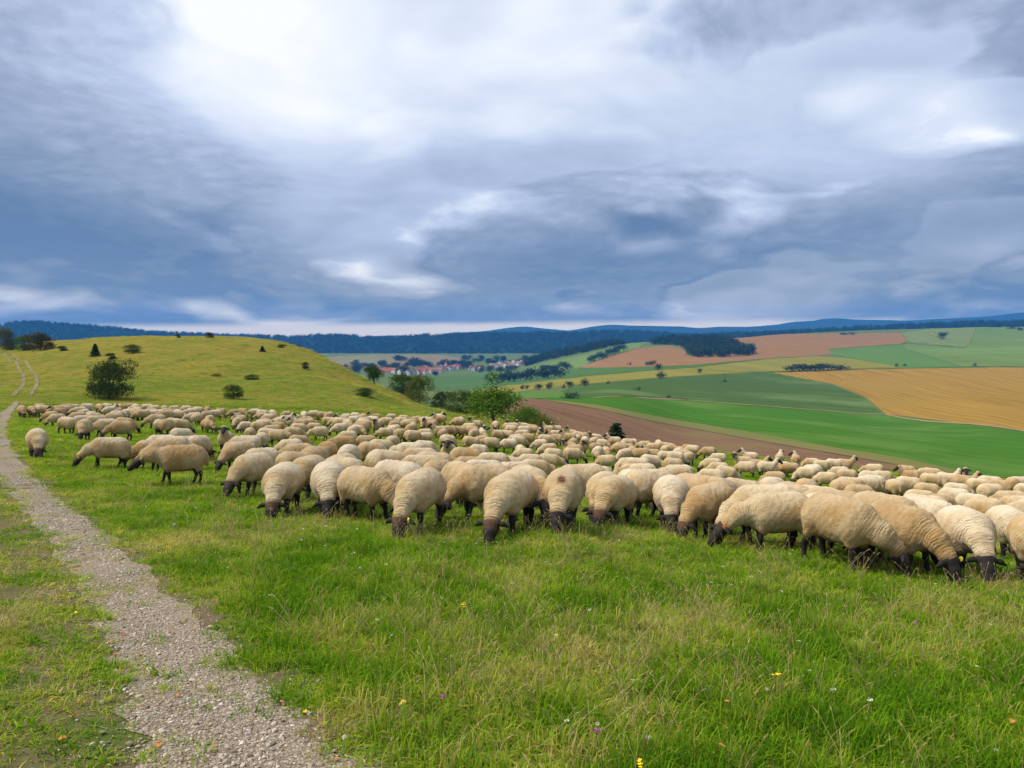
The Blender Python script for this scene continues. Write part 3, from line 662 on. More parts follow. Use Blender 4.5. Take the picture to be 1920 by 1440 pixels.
# farther trees on the fields
FG = 'trees and bushes standing in the far fields'
for (px, b, h, w, pr, lb) in (
    (980, 731, 9, 7, 'far0', 'leftmost small tree of the pair along the far green strip'),
    (989, 731, 8, 7, 'far1', 'second small tree of the pair along the far green strip'),
    (1010, 732, 11, 13, 'far2', 'round tree right of the little pair on the green strip'),
    (1030, 731, 14, 11, 'far0', 'upright tree third along the edge of the green strip'),
    (1057, 729, 8, 8, 'farbush0', 'small bush touching the round tree on the strip edge'),
    (1067, 728, 12, 13, 'far1', 'round tree with a small bush at its left on the strip edge'),
    (1097, 727, 15, 13, 'far2', 'tallest lone tree on the olive field edge'),
    (1140, 720, 6, 6, 'farbush1', 'tiny lone bush in the olive field'),
    (1064, 748, 9, 20, 'farbush0', 'low bush left in the clump between green field and pale strip'),
    (1076, 748, 13, 24, 'farbush1', 'dark mound of bush right in the clump above the ploughed field'),
    (1197, 732, 6, 9, 'farbush0', 'small dark bush alone in the dark green field'),
    (1238, 711, 14, 13, 'far0', 'spiky lone tree on the lower edge of the olive field'),
    (1313, 701, 9, 7, 'far1', 'small lone tree on the edge of the olive field right of the spiky one'),
    (1234, 696, 13, 11, 'far2', 'dark tree on the green strip below the red field'),
    (1216, 685, 8, 12, 'farbush1', 'left bush of the clump under the red field'),
    (1224, 685, 9, 12, 'far0', 'right bush of the clump under the red field'),
    (1181, 685, 6, 6, 'farbush0', 'tiny bush at the lower edge of the red field'),
    (1254, 746, 5, 9, 'farbush1', 'dark scrub beside the field track'),
    (1359, 717, 4, 9, 'farbush0', 'low bush round the foot of the field post'),
    (1681, 688, 6, 7, 'farbush0', 'left tiny bush above the stubble field'),
    (1696, 687, 5, 7, 'farbush1', 'right tiny bush above the stubble field'),
    (1769, 637, 13, 14, 'far1', 'round dark lone tree on the striped meadow'),
    (1828, 687, 6, 6, 'farbush0', 'tiny lone bush above the right part of the stubble field'),
    (1582, 628, 5, 14, 'farbush1', 'left bush on the skyline of the red field'),
    (1596, 628, 5, 14, 'farbush0', 'right bush on the skyline of the red field'),
    (1872, 614, 5, 8, 'far2', 'leftmost skyline tree on the upland meadow'),
    (1896, 617, 6, 14, 'farbush1', 'bush in the middle of the upland skyline'),
    (1912, 620, 6, 9, 'far0', 'tree at the right edge of the upland skyline')):
    plant_px('bush' if 'bush' in pr else 'tree', pr, px, b, h * 1.15, w * 1.2, M_LEAF_FAR, lb, 'bush' if 'bush' in pr else 'tree', FG)
ORD = ['first', 'second', 'third', 'fourth', 'fifth', 'sixth', 'seventh', 'eighth', 'ninth', 'tenth', 'eleventh', 'twelfth', 'thirteenth', 'fourteenth', 'fifteenth', 'sixteenth', 'seventeenth', 'eighteenth', 'nineteenth', 'twentieth'] + ['twenty-' + w for w in ('first', 'second', 'third', 'fourth', 'fifth', 'sixth', 'seventh', 'eighth', 'ninth')]
def row(p0, p1, n, h, w, where, grp):
    for i in range(n):
        f = i / (n - 1)
        plant_px('tree', 'far%d' % (i % 3), p0[0] + (p1[0] - p0[0]) * f, p0[1] + (p1[1] - p0[1]) * f + random.uniform(-.6, .6), h * random.uniform(.95, 1.45), w * random.uniform(1.1, 1.6), M_LEAF_FAR,
                 '%s tree from left in %s' % (ORD[i], where), 'tree', grp)
row((922, 719), (1050, 708), 13, 17, 16, 'the long dark valley hedgerow', 'long hedgerow in the valley')
row((1017, 697), (1064, 694), 6, 12, 12, 'the short hedgerow left of the red field', 'short hedgerow by the red field')
row((1108, 680), (1169, 659), 9, 13, 11, 'the hedgerow climbing along the red field', 'hedgerow climbing beside the red field')
row((1484, 697), (1574, 695), 7, 12, 18, 'the bushy row above the stubble field', 'bushy row above the stubble field')
# post in the dark green field
g = hit(1359, 716); mp_ = [tube([(0, 0, -.3), (0, 0, 6.5)], [.22, .16], 8), tube([(-.55, 0, 4.6), (.55, 0, 4.6)], [.12, .12], 6)]
V_, F_ = join(mp_)
post = obj('field_post', mesh('field_post', V_, F_), flat('old_timber', (.06, .05, .045)), loc=g, label='thin dark post with a short crossbar standing in the dark green field', cat='post')

# ------------------------------------------------------------------ woods (read as one mass)
def in_poly(x, y, poly):
    x = np.asarray(x); y = np.asarray(y); c = np.zeros(x.shape, bool); n = len(poly)
    for i in range(n):
        (x0, y0), (x1, y1) = poly[i], poly[(i + 1) % n]
        cond = ((y0 > y) != (y1 > y)) & (x < (x1 - x0) * (y - y0) / (y1 - y0 + 1e-12) + x0)
        c ^= cond
    return c
def tint_leaf(name, c1, c2):
    m, t = new_mat(name)
    ti = t.n('ShaderNodeAttribute', {'attribute_type': 'INSTANCER', 'attribute_name': 'tint'}).outputs['Fac']
    g = t.n('ShaderNodeNewGeometry').outputs['Random Per Island']
    col = t.mix(t.m('ADD', t.m('MULTIPLY', ti, .65), t.m('MULTIPLY', g, .35)), c1, c2)
    finish(t, col, .8, spec=.05); return m
M_WOOD = tint_leaf('wood_foliage', (0.014, 0.030, 0.014), (0.055, 0.08, 0.03))
def wood_proto(i, conifer):
    if conifer: return spruce_protos('wood', 150, 7, 70 + i, wid=.30)[0]
    return tree_protos('wood', 130, .085, 5, .85, 1.2, low=-.05, seed=80 + i)[0]
WP = [(wood_proto(i, i % 2 == 0), M_WOOD) for i in range(6)]
def wood(name, poly, n, h, label, conifer=.5, ymin=170):
    xs = [p[0] for p in poly]; ys = [p[1] for p in poly]
    W3 = [hit(px, py, ymin=ymin) for px, py in poly]; wp = [(w[0], w[1]) for w in W3]
    x0, x1 = min(w[0] for w in wp), max(w[0] for w in wp); y0, y1 = min(w[1] for w in wp), max(w[1] for w in wp)
    X = rng.uniform(x0, x1, n * 6); Y = rng.uniform(y0, y1, n * 6); k = in_poly(X, Y, wp); X, Y = X[k][:n], Y[k][:n]
    m = len(X); hh = h * rng.uniform(.7, 1.2, m)
    idx = np.where(rng.random(m) < conifer, rng.integers(0, 3, m) * 2, rng.integers(0, 3, m) * 2 + 1)
    scatter(name, WP, np.stack([X, Y, hz(X, Y) - .3], -1), np.stack([0 * X, 0 * X, rng.uniform(0, 6.28, m)], -1), np.stack([hh, hh, hh], -1), idx, rng.random(m), label, 'wood')
wood('wood', [(1212, 647), (1240, 640), (1300, 638.5), (1362, 639), (1398, 655), (1416, 664), (1400, 668), (1340, 671), (1298, 670), (1288, 662), (1284, 652), (1262, 647)], 900, 12, 'dark mixed wood covering the knoll between the red fields', .55)
# wood along the crest behind the hillside pasture
X, Y = [], []
for (px, py) in densify([(985, 688), (1020, 679), (1080, 666), (1130, 655), (1180, 642), (1225, 637), (1290, 634)], 40, closed=False):
    for k in range(4):
        g = hit(px + random.uniform(-2, 2), py, ymin=300); s = 1 + random.uniform(.012, .10); X.append(g[0] * s); Y.append(g[1] * s)
X = np.array(X); Y = np.array(Y); m = len(X); hh = 12 * rng.uniform(.6, 1.2, m)
scatter('crest_wood', WP, np.stack([X, Y, hz(X, Y) - .5], -1), np.stack([0 * X, 0 * X, rng.uniform(0, 6.28, m)], -1), np.stack([hh] * 3, -1), rng.integers(0, 6, m), rng.random(m), 'dark tree belt along the crest behind the hillside pasture', 'wood')
def ridge_wood(name, info, n, h, smin, smax, pxr, label):
    q, yy, D, depth, base = info
    px = rng.uniform(*pxr, n); s = rng.uniform(smin, smax, n)
    dist = D * (1 + depth * s); k = (px - CX) / F / _yk
    py = np.interp(px, q, yy); c, sn = math.cos(PITCH), math.sin(PITCH); v = (py - CY) / F
    crest = (-sn - v * c) / (c - v * sn) * D
    w = np.cos(s * math.pi / 2) ** 1.25; z = base + (crest - base) * w - 4
    hh = h * rng.uniform(.6, 1.15, n)
    scatter(name, WP, np.stack([k * dist, dist, z], -1), np.stack([0 * px, 0 * px, rng.uniform(0, 6.28, n)], -1), np.stack([hh * 1.2, hh * 1.2, hh], -1), rng.integers(0, 6, n), rng.random(n), label, 'forest')
ridge_wood('forest', A_info, 9000, 17, -.95, .12, (-60, 1400), 'dense forest covering the long dark hill beyond the village')
ridge_wood('upland_forest', C_info, 3500, 15, -.9, .15, (1300, 2000), 'dark forest on the skyline above the right-hand fields')

# ------------------------------------------------------------------ village
M_WALLS = [flat('wall_white', (.70, .68, .64), var=.05), flat('wall_cream', (.60, .52, .40), var=.05), flat('wall_grey', (.45, .43, .41), var=.05)]
M_ROOFS = [flat('roof_red', (.36, .11, .065), var=.12), flat('roof_terracotta', (.42, .17, .10), var=.12), flat('roof_brown', (.20, .10, .075), var=.12), flat('roof_slate', (.15, .15, .17), var=.1)]
M_WIN = flat('window_dark', (.04, .045, .055), .2, .5)
def box(x0, x1, y0, y1, z0, z1):
    V = np.array([(x, y, z) for z in (z0, z1) for y in (y0, y1) for x in (x0, x1)], float)
    return V, np.array([[0, 2, 3, 1], [4, 5, 7, 6], [0, 1, 5, 4], [2, 6, 7, 3], [0, 4, 6, 2], [1, 3, 7, 5]])
def house_meshes(L, Wd, eh, rh):
    V = np.array([(-L, -Wd, -1.5), (L, -Wd, -1.5), (L, Wd, -1.5), (-L, Wd, -1.5), (-L, -Wd, eh), (L, -Wd, eh), (L, Wd, eh), (-L, Wd, eh), (-L, 0, eh + rh), (L, 0, eh + rh)], float)
    wall = mesh('house_wall', V, [np.array([[0, 1, 5, 4], [2, 3, 7, 6]]), np.array([[1, 2, 6, 9, 5], [3, 0, 4, 8, 7]])], False)
    o, t_ = .5, .25; l = L + o; s = rh / Wd; w = Wd + o; e = eh - o * s
    R_ = np.array([(-l, -w, e), (l, -w, e), (l, 0, eh + rh), (-l, 0, eh + rh), (-l, w, e), (l, w, e)], float) + (0, 0, .05)
    R2 = R_ + (0, 0, t_)
    VV = np.vstack([R_, R2])
    f = np.array([[0, 3, 2, 1], [3, 4, 5, 2], [6, 7, 8, 9], [9, 8, 11, 10], [0, 1, 7, 6], [4, 10, 11, 5], [0, 6, 9, 3], [3, 9, 10, 4], [1, 2, 8, 7], [2, 5, 11, 8]])
    roof = mesh('house_roof', VV, f, False)
    ch = mesh('house_chimney', *[x for x in box(L * .3, L * .3 + .8, -.9, -.1, eh + rh - 1.2, eh + rh + 1.0)], False)
    return wall, roof, ch
HM = [house_meshes(5.5, 4.2, 6.2, 3.4), house_meshes(7.5, 4.6, 5.8, 3.8), house_meshes(4.6, 4.0, 6.8, 3.2), house_meshes(11, 5.5, 5.6, 3.8)]
wv, wf = join([box(-.5, .5, -.06, .06, 0, 1.3)]); WIN = mesh('house_window', wv, wf, False)
HOUSES = []
def houses(n, x0, x1, y0, y1, big=.15):
    for i in range(n): HOUSES.append((x0 + (x1 - x0) * (i + random.random()) / n, random.uniform(y0, y1), random.random() < big))
houses(9, 720, 752, 698, 704); houses(9, 764, 800, 700, 705, .2); houses(12, 792, 828, 694, 701, .25); houses(9, 826, 862, 690, 697, .5)
houses(6, 880, 905, 691, 696); houses(10, 918, 962, 684, 692); houses(6, 962, 992, 680, 686)
HOUSES.sort()
RN = ['red', 'terracotta', 'brown', 'slate']; WN = ['white', 'cream', 'grey']
ri = 0
for i, (px, py, big) in enumerate(HOUSES):
    g = hit(px, py, ymin=300); k = 3 if big else random.choice((0, 0, 1, 2)); wi = random.choice((0, 0, 0, 1, 2)); rf = random.choice((0, 0, 1, 1, 2, 2, 3)) if not big else random.choice((0, 0, 1, 2))
    tens = ['village', 'left cluster of the village', 'middle of the village', 'right end of the village'][1 + min(2, int(i / len(HOUSES) * 3))]
    base_i = [0, len(HOUSES) / 3, 2 * len(HOUSES) / 3][min(2, int(i / len(HOUSES) * 3))]; j = int(i - math.ceil(base_i))
    h = empty('house', g, random.choice((0, R(90), R(75), R(-60), R(60), R(100))) + random.uniform(-.2, .2), group='village houses in the valley', cat='house',
              label='%s house from left in the %s, %s walls, %s roof' % (ORD[max(0, min(j, 19))] if j < 20 else 'twenty-first', tens, WN[wi], RN[rf]))
    w, r_, c_ = HM[k]
    wo_ = obj('wall', matted(w, M_WALLS[wi]), None, parent=h)
    ro = obj('roof', matted(r_, M_ROOFS[rf]), None, parent=h); obj('chimney', matted(c_, M_ROOFS[2]), None, parent=ro)
    L_, Wd_ = ((5.5, 4.2), (7.5, 4.6), (4.6, 4.0), (11, 5.5))[k]
    for s in (-1, 1):
        for q in (-.55, 0, .55):
            wn = obj('window', matted(WIN, M_WIN), None, parent=h); wn.location = (L_ * q, s * (Wd_ + .02), 1.6)
# church with a white tower
g = hit(843, 693, ymin=300)
ch = empty('church', g, R(20), label='small church with white tower and pointed red spire in the village', cat='church')
w, r_, c_ = HM[1]
obj('wall', matted(w, M_WALLS[0]), None, parent=ch); obj('roof', matted(r_, M_ROOFS[0]), None, parent=ch)
tv, tf = box(-9.9, -5.6, -2.2, 2.2, -1.5, 13); obj('tower', mesh('tower', tv, tf, False), M_WALLS[0], parent=ch)
sp = np.array([(-10.2, -2.5, 13.05), (-5.3, -2.5, 13.05), (-5.3, 2.5, 13.05), (-10.2, 2.5, 13.05), (-7.75, 0, 21)]); obj('spire', mesh('spire', sp, [np.array([[0, 3, 2, 1]]), np.array([[0, 1, 4], [1, 2, 4], [2, 3, 4], [3, 0, 4]])], False), M_ROOFS[0], parent=ch)
# trees in and round the village
VT = []
def vt(n, x0, x1, y0, y1, h=13): 
    for i in range(n): VT.append((random.uniform(x0, x1), random.uniform(y0, y1), h * random.uniform(.75, 1.2)))
vt(9, 745, 762, 675, 678, 13); vt(16, 762, 808, 680, 692, 15); vt(5, 722, 745, 690, 697); vt(6, 752, 766, 698, 704); vt(12, 826, 868, 684, 690, 14); vt(8, 868, 885, 686, 694, 14)
vt(6, 870, 880, 672, 677, 12); vt(6, 888, 905, 674, 684, 13); vt(10, 905, 950, 676, 684, 13); vt(6, 950, 990, 676, 682, 12); vt(8, 898, 925, 694, 699, 10); vt(6, 930, 972, 694, 701, 11)
vt(18, 640, 720, 686, 700, 14); vt(4, 800, 825, 702, 705, 8)
VT.sort()
def wordy(i): return ORD[i % 20]
zones = [(0, 722, 'the dark copse left of the village'), (722, 765, 'the trees by the left village houses'), (765, 812, 'the big grove behind the village centre'), (812, 870, 'the trees behind the red village roofs'), (870, 905, 'the trees right of the red village roofs'), (905, 1000, 'the trees at the right end of the village')]
for z0, z1, zn in zones:
    zs = [v for v in VT if z0 <= v[0] < z1]
    for i, (px, py, h) in enumerate(zs):
        g = hit(px, py, ymin=300)
        lb = '%s from the left among %s' % ((ORD[i] + ' tree') if i < 20 else 'twenty-%s tree' % ORD[i - 20], zn)
        plant('tree', 'far%d' % (i % 3), g - (0, 0, .8), h * 1.1, h * random.uniform(.95, 1.4), M_LEAF_FAR, lb, 'tree', 'village trees')
# masts on the left hill
for (px, top, lb) in ((57, 600.5, 'tall thin radio mast on the crest of the far left hill'), (70, 603, 'shorter radio mast right of the tall one on the far left hill')):
    k = (px - CX) / F / _yk; D = 3600; c_ = np.interp(px, A_info[0], A_info[1])
    z0 = -D * (-float(pix_dir(px, c_)[2] / pix_dir(px, c_)[1])) ; z1 = -D * (-float(pix_dir(px, top)[2] / pix_dir(px, top)[1]))
    tvv, tff = join([tube([(0, 0, -4), (0, 0, z1 - z0)], [1.6, .7], 8), tube([(0, 0, (z1 - z0) * .6), (0, 0, (z1 - z0) * .6 + 3)], [2.6, 2.6], 10)])
    obj('radio_mast', mesh('radio_mast', tvv, tff), flat('mast_grey', (.2, .22, .25)), loc=(k * D, D, z0), label=lb, cat='mast', group='masts on the far hill')

# ------------------------------------------------------------------ path
M_GRAVEL, t = new_mat('gravel_path')
p = pos(t); vo = t.n('ShaderNodeTexVoronoi', None, Vector=p, Scale=55.0); vo2 = t.n('ShaderNodeTexVoronoi', None, Vector=p, Scale=130.0)
st = t.mix(t.n('ShaderNodeSeparateColor', None, [vo.outputs['Color']]).outputs[0], (0.30, 0.245, 0.175), (0.50, 0.43, 0.335))
st = t.mix(t.ss(vo.outputs['Distance'], .25, .6), st, (0.22, 0.17, 0.115))
dirt = t.ss(t.noise(p, 2.2, 4, .6), .52, .68)
st = t.mix(t.m('MULTIPLY', dirt, .6), st, (0.25, 0.195, 0.125))
finish(t, st, .9, t.m('SUBTRACT', 1.0, t.m('ADD', vo.outputs['Distance'], t.m('MULTIPLY', vo2.outputs['Distance'], .5))), .8, .012, spec=.15)
PATHPX = [(760, 1900, 0.85), (640, 1640, 0.82), (465, 1440, 0.76), (378, 1300, 0.68), (298, 1190, 0.6), (220, 1090, 0.54), (138, 1000, 0.54), (84, 950, 0.56), (38, 905, 0.6), (4, 860, 0.68), (-12, 825, 0.78), (-10, 803, 0.85), (4, 783, 0.75), (20, 766, 0.5), (33, 752, 0.3)]
PATHW = pix_path(PATHPX)
ribbon('path', PATHW, M_GRAVEL, 0.006)
M_RUT = field_mat('chalky_rut', (.17, .14, .07), (.27, .23, .14), along=.05, across=.3)
def rut(off):
    C = pix_path([(40,743,.7),(50,731,.7),(57,716,.7),(55,702,.7),(44,688,.7),(25,674,.7),(2,664,.7),(-40,656,.7)])
    C = np.array(C); d = np.gradient(C[:, :2], axis=0); d /= np.linalg.norm(d, axis=1)[:, None]
    C[:, :2] += np.stack([-d[:, 1], d[:, 0]], -1) * off; C[:, 2] = .36
    return C
for o_ in (-.6, .6): ribbon('path', rut(o_), M_RUT, .03)
_pc = np.array(PATHW); _pq = pchip(np.arange(len(_pc)), _pc, np.linspace(0, len(_pc) - 1, 400))
def path_dist(X, Y):
    """signed distance to the path's edge (negative on it) and side (+1 = meadow)"""
    best = np.full(X.shape, 1e9); side = np.zeros(X.shape)
    for i in range(len(_pq) - 1):
        x0, y0, w = _pq[i]; d = np.hypot(X - x0, Y - y0) - w * .5; k = d < best
        dx_, dy_ = _pq[i + 1, 0] - x0, _pq[i + 1, 1] - y0
        best = np.where(k, d, best); side = np.where(k, np.sign((X - x0) * dy_ - (Y - y0) * dx_), side)
    return best, side
# bare strip left of the path: worn soil under thin turf
M_VERGE, t = new_mat('worn_verge')
p = pos(t); n1 = t.noise(p, 1.4, 5, .65); n2 = t.noise(p, 28.0, 4, .6)
vc = t.mix(t.ss(n1, .42, .62), t.mix(n2, (0.10, 0.075, 0.04), (0.19, 0.15, 0.09)), t.mix(n2, (0.055, 0.085, 0.018), (0.12, 0.135, 0.04)))
finish(t, vc, .95, n2, .6, .02, spec=.05)
vw = []
for i, (x, y, w) in enumerate(PATHW[:11]):
    x1, y1, _ = PATHW[i + 1]; x0, y0, _ = PATHW[max(i - 1, 0)]; d = np.array([x1 - x0, y1 - y0]); d /= np.linalg.norm(d); nn = np.array([-d[1], d[0]])
    if nn[0] > 0: nn = -nn
    vw.append((x + nn[0] * (w * .5 + .35), y + nn[1] * (w * .5 + .35), w + 1.7))
ribbon('worn_verge', vw, M_VERGE, 0.002)

# loose stones
def stone(seed):
    rs = np.random.default_rng(seed)
    V = rvec(26, rs) * rs.uniform(.75, 1.1, (26, 1)) * np.array([1, rs.uniform(.6, .9), rs.uniform(.42, .65)])
    import bmesh
    bm = bmesh.new(); [bm.verts.new(v) for v in V]
    bmesh.ops.convex_hull(bm, input=bm.verts); 
    loose = [v for v in bm.verts if not v.link_faces]; bmesh.ops.delete(bm, geom=loose, context='VERTS')
    me = bpy.data.meshes.new('stone'); bm.to_mesh(me); bm.free(); return me
M_STONE, t = new_mat('stone')
ti = t.n('ShaderNodeAttribute', {'attribute_type': 'INSTANCER', 'attribute_name': 'tint'}).outputs['Fac']
finish(t, t.ramp(ti, [(0, (.20, .155, .105)), (.35, (.36, .30, .22)), (.7, (.50, .43, .34)), (1, (.70, .65, .57))]), .85, spec=.2)
n = 52000
u = rng.random(n) ** 1.9 * 330; i0 = np.clip(u.astype(int), 0, 398); fr = (u - i0)[:, None]
c = _pq[i0] * (1 - fr) + _pq[i0 + 1] * fr; d = _pq[i0 + 1, :2] - _pq[i0, :2]; d /= np.linalg.norm(d, axis=1)[:, None]
off = rng.normal(0, .36, n) * c[:, 2]
X = c[:, 0] - d[:, 1] * off; Y = c[:, 1] + d[:, 0] * off
rr = np.hypot(X, Y); sz = np.exp(rng.normal(math.log(.0043), .55, n)).clip(.003, .024) * np.where(rr > 8, 1.25, 1)
k = (rr < 20) & (rr > 1.4) & ((np.abs(off) < c[:, 2] * .5) | (rng.random(n) < .5)); X, Y, sz = X[k], Y[k], sz[k]; m = len(X)
scatter('gravel', [(stone(i), M_STONE) for i in range(6)], np.stack([X, Y, hz(X, Y) + .006 + sz * .15], -1), np.stack([rng.normal(0, .3, m), rng.normal(0, .3, m), rng.uniform(0, 6.28, m)], -1), np.stack([sz] * 3, -1), rng.integers(0, 6, m), rng.beta(1.6, 2.2, m), 'pale loose gravel strewn along the worn footpath', 'gravel')

# ------------------------------------------------------------------ sheep
def nets(Fv, o, h):
    """naive surface nets over a grid of signed distances"""
    s = Fv < 0; nx, ny, nz = Fv.shape
    cs = [(i, j, k) for i in (0, 1) for j in (0, 1) for k in (0, 1)]
    def cor(A, c): return A[c[0]:nx - 1 + c[0], c[1]:ny - 1 + c[1], c[2]:nz - 1 + c[2]]
    cnt = sum(cor(s, c).astype(np.int8) for c in cs); act = (cnt > 0) & (cnt < 8)
    I = np.argwhere(act); sp = np.zeros((len(I), 3)); sn = np.zeros(len(I))
    vals = {c: cor(Fv, c)[act] for c in cs}
    for c in cs:
        for ax in range(3):
            if c[ax]: continue
            e = list(c); e[ax] = 1; e = tuple(e); a_, b_ = vals[c], vals[e]; x = (a_ < 0) != (b_ < 0)
            tt = np.where(x, a_ / np.where(x, a_ - b_, 1), 0); pt = np.tile(np.array(c, float), (len(I), 1)); pt[:, ax] += tt
            sp += pt * x[:, None]; sn += x
    V = (I + sp / sn[:, None]) * h + o
    idx = -np.ones(act.shape, int); idx[act] = np.arange(len(I)); Q = []
    for ax in range(3):
        b, c = [a for a in range(3) if a != ax]
        sl0 = [slice(None)] * 3; sl1 = [slice(None)] * 3; sl0[ax] = slice(0, -1); sl1[ax] = slice(1, None)
        x = s[tuple(sl0)] != s[tuple(sl1)]; E = np.argwhere(x)
        E = E[(E[:, b] > 0) & (E[:, c] > 0) & (E[:, b] < Fv.shape[b] - 1) & (E[:, c] < Fv.shape[c] - 1)]
        ins = s[tuple(E.T)]
        def at_(db, dc):
            q = E.copy(); q[:, b] -= db; q[:, c] -= dc; return idx[tuple(q.T)]
        q = np.stack([at_(1, 1), at_(0, 1), at_(0, 0), at_(1, 0)], -1)
        flip = ins if ax != 1 else ~ins
        q[~flip] = q[~flip][:, ::-1]; Q.append(q)
    return V, np.concatenate(Q)
def rcone(Pt, a, b, r1, r2):
    a = np.array(a, np.float32); b = np.array(b, np.float32); ab = b - a; L2 = ab @ ab + np.float32(1e-9)
    tt = np.clip(((Pt - a) @ ab) / L2, 0, 1)
    q = Pt - a - tt[..., None] * ab
    return np.sqrt((q * q).sum(-1)) - (r1 + (r2 - r1) * tt)
def smin(a, b, k):
    h = np.clip(.5 + .5 * (b - a) / k, 0, 1); return b * (1 - h) + a * h - k * h * (1 - h)
def build(prims, k, lo, hi, h, extra=None):
    lo = np.array(lo); hi = np.array(hi); nn = np.ceil((hi - lo) / h).astype(int) + 1
    g = np.stack(np.meshgrid(*[lo[i] + np.arange(nn[i]) * h for i in range(3)], indexing='ij'), -1).astype(np.float32)
    D = np.full(g.shape[:3], .5, np.float32)
    for pr in prims:
        a, b, r1, r2 = pr[:4]; kk = pr[4] if len(pr) > 4 else k; mg = max(r1, r2) + kk + .03
        i0 = np.clip(((np.minimum(a, b) - mg - lo) / h).astype(int), 0, nn); i1 = np.clip(((np.maximum(a, b) + mg - lo) / h).astype(int) + 2, 0, nn)
        sl = tuple(slice(i0[q], i1[q]) for q in range(3))
        D[sl] = smin(D[sl], rcone(g[sl], a, b, r1, r2), kk)
    if extra is not None: D = D + extra(g)
    return nets(D, lo, h)
POSES = {
 'g':  dict(n1=(.46, 0, .40), n2=(.60, 0, .265), hd=(.50, 0, -.86)),
 'gl': dict(n1=(.45, .09, .39), n2=(.55, .20, .26), hd=(.28, .40, -.87)),
 'gr': dict(n1=(.45, -.09, .39), n2=(.55, -.20, .26), hd=(.28, -.40, -.87)),
 'f':  dict(n1=(.51, 0, .45), n2=(.68, 0, .33), hd=(.72, 0, -.69)),
 'm':  dict(n1=(.49, .02, .52), n2=(.65, .05, .47), hd=(.80, .10, -.58)),
 'u':  dict(n1=(.41, 0, .68), n2=(.48, 0, .82), hd=(.86, 0, -.50)),
 'ul': dict(n1=(.41, .03, .68), n2=(.47, .06, .82), hd=(.30, .80, -.48)),
}
STEP = {'g': (.05, -.04, -.05, .06), 'gl': (-.04, .05, .04, -.05), 'gr': (.03, .06, -.04, .03), 'f': (.08, -.06, -.07, .07), 'm': (-.05, .07, .08, -.06), 'u': (0, .03, -.02, .03), 'ul': (.02, -.02, .03, -.03)}
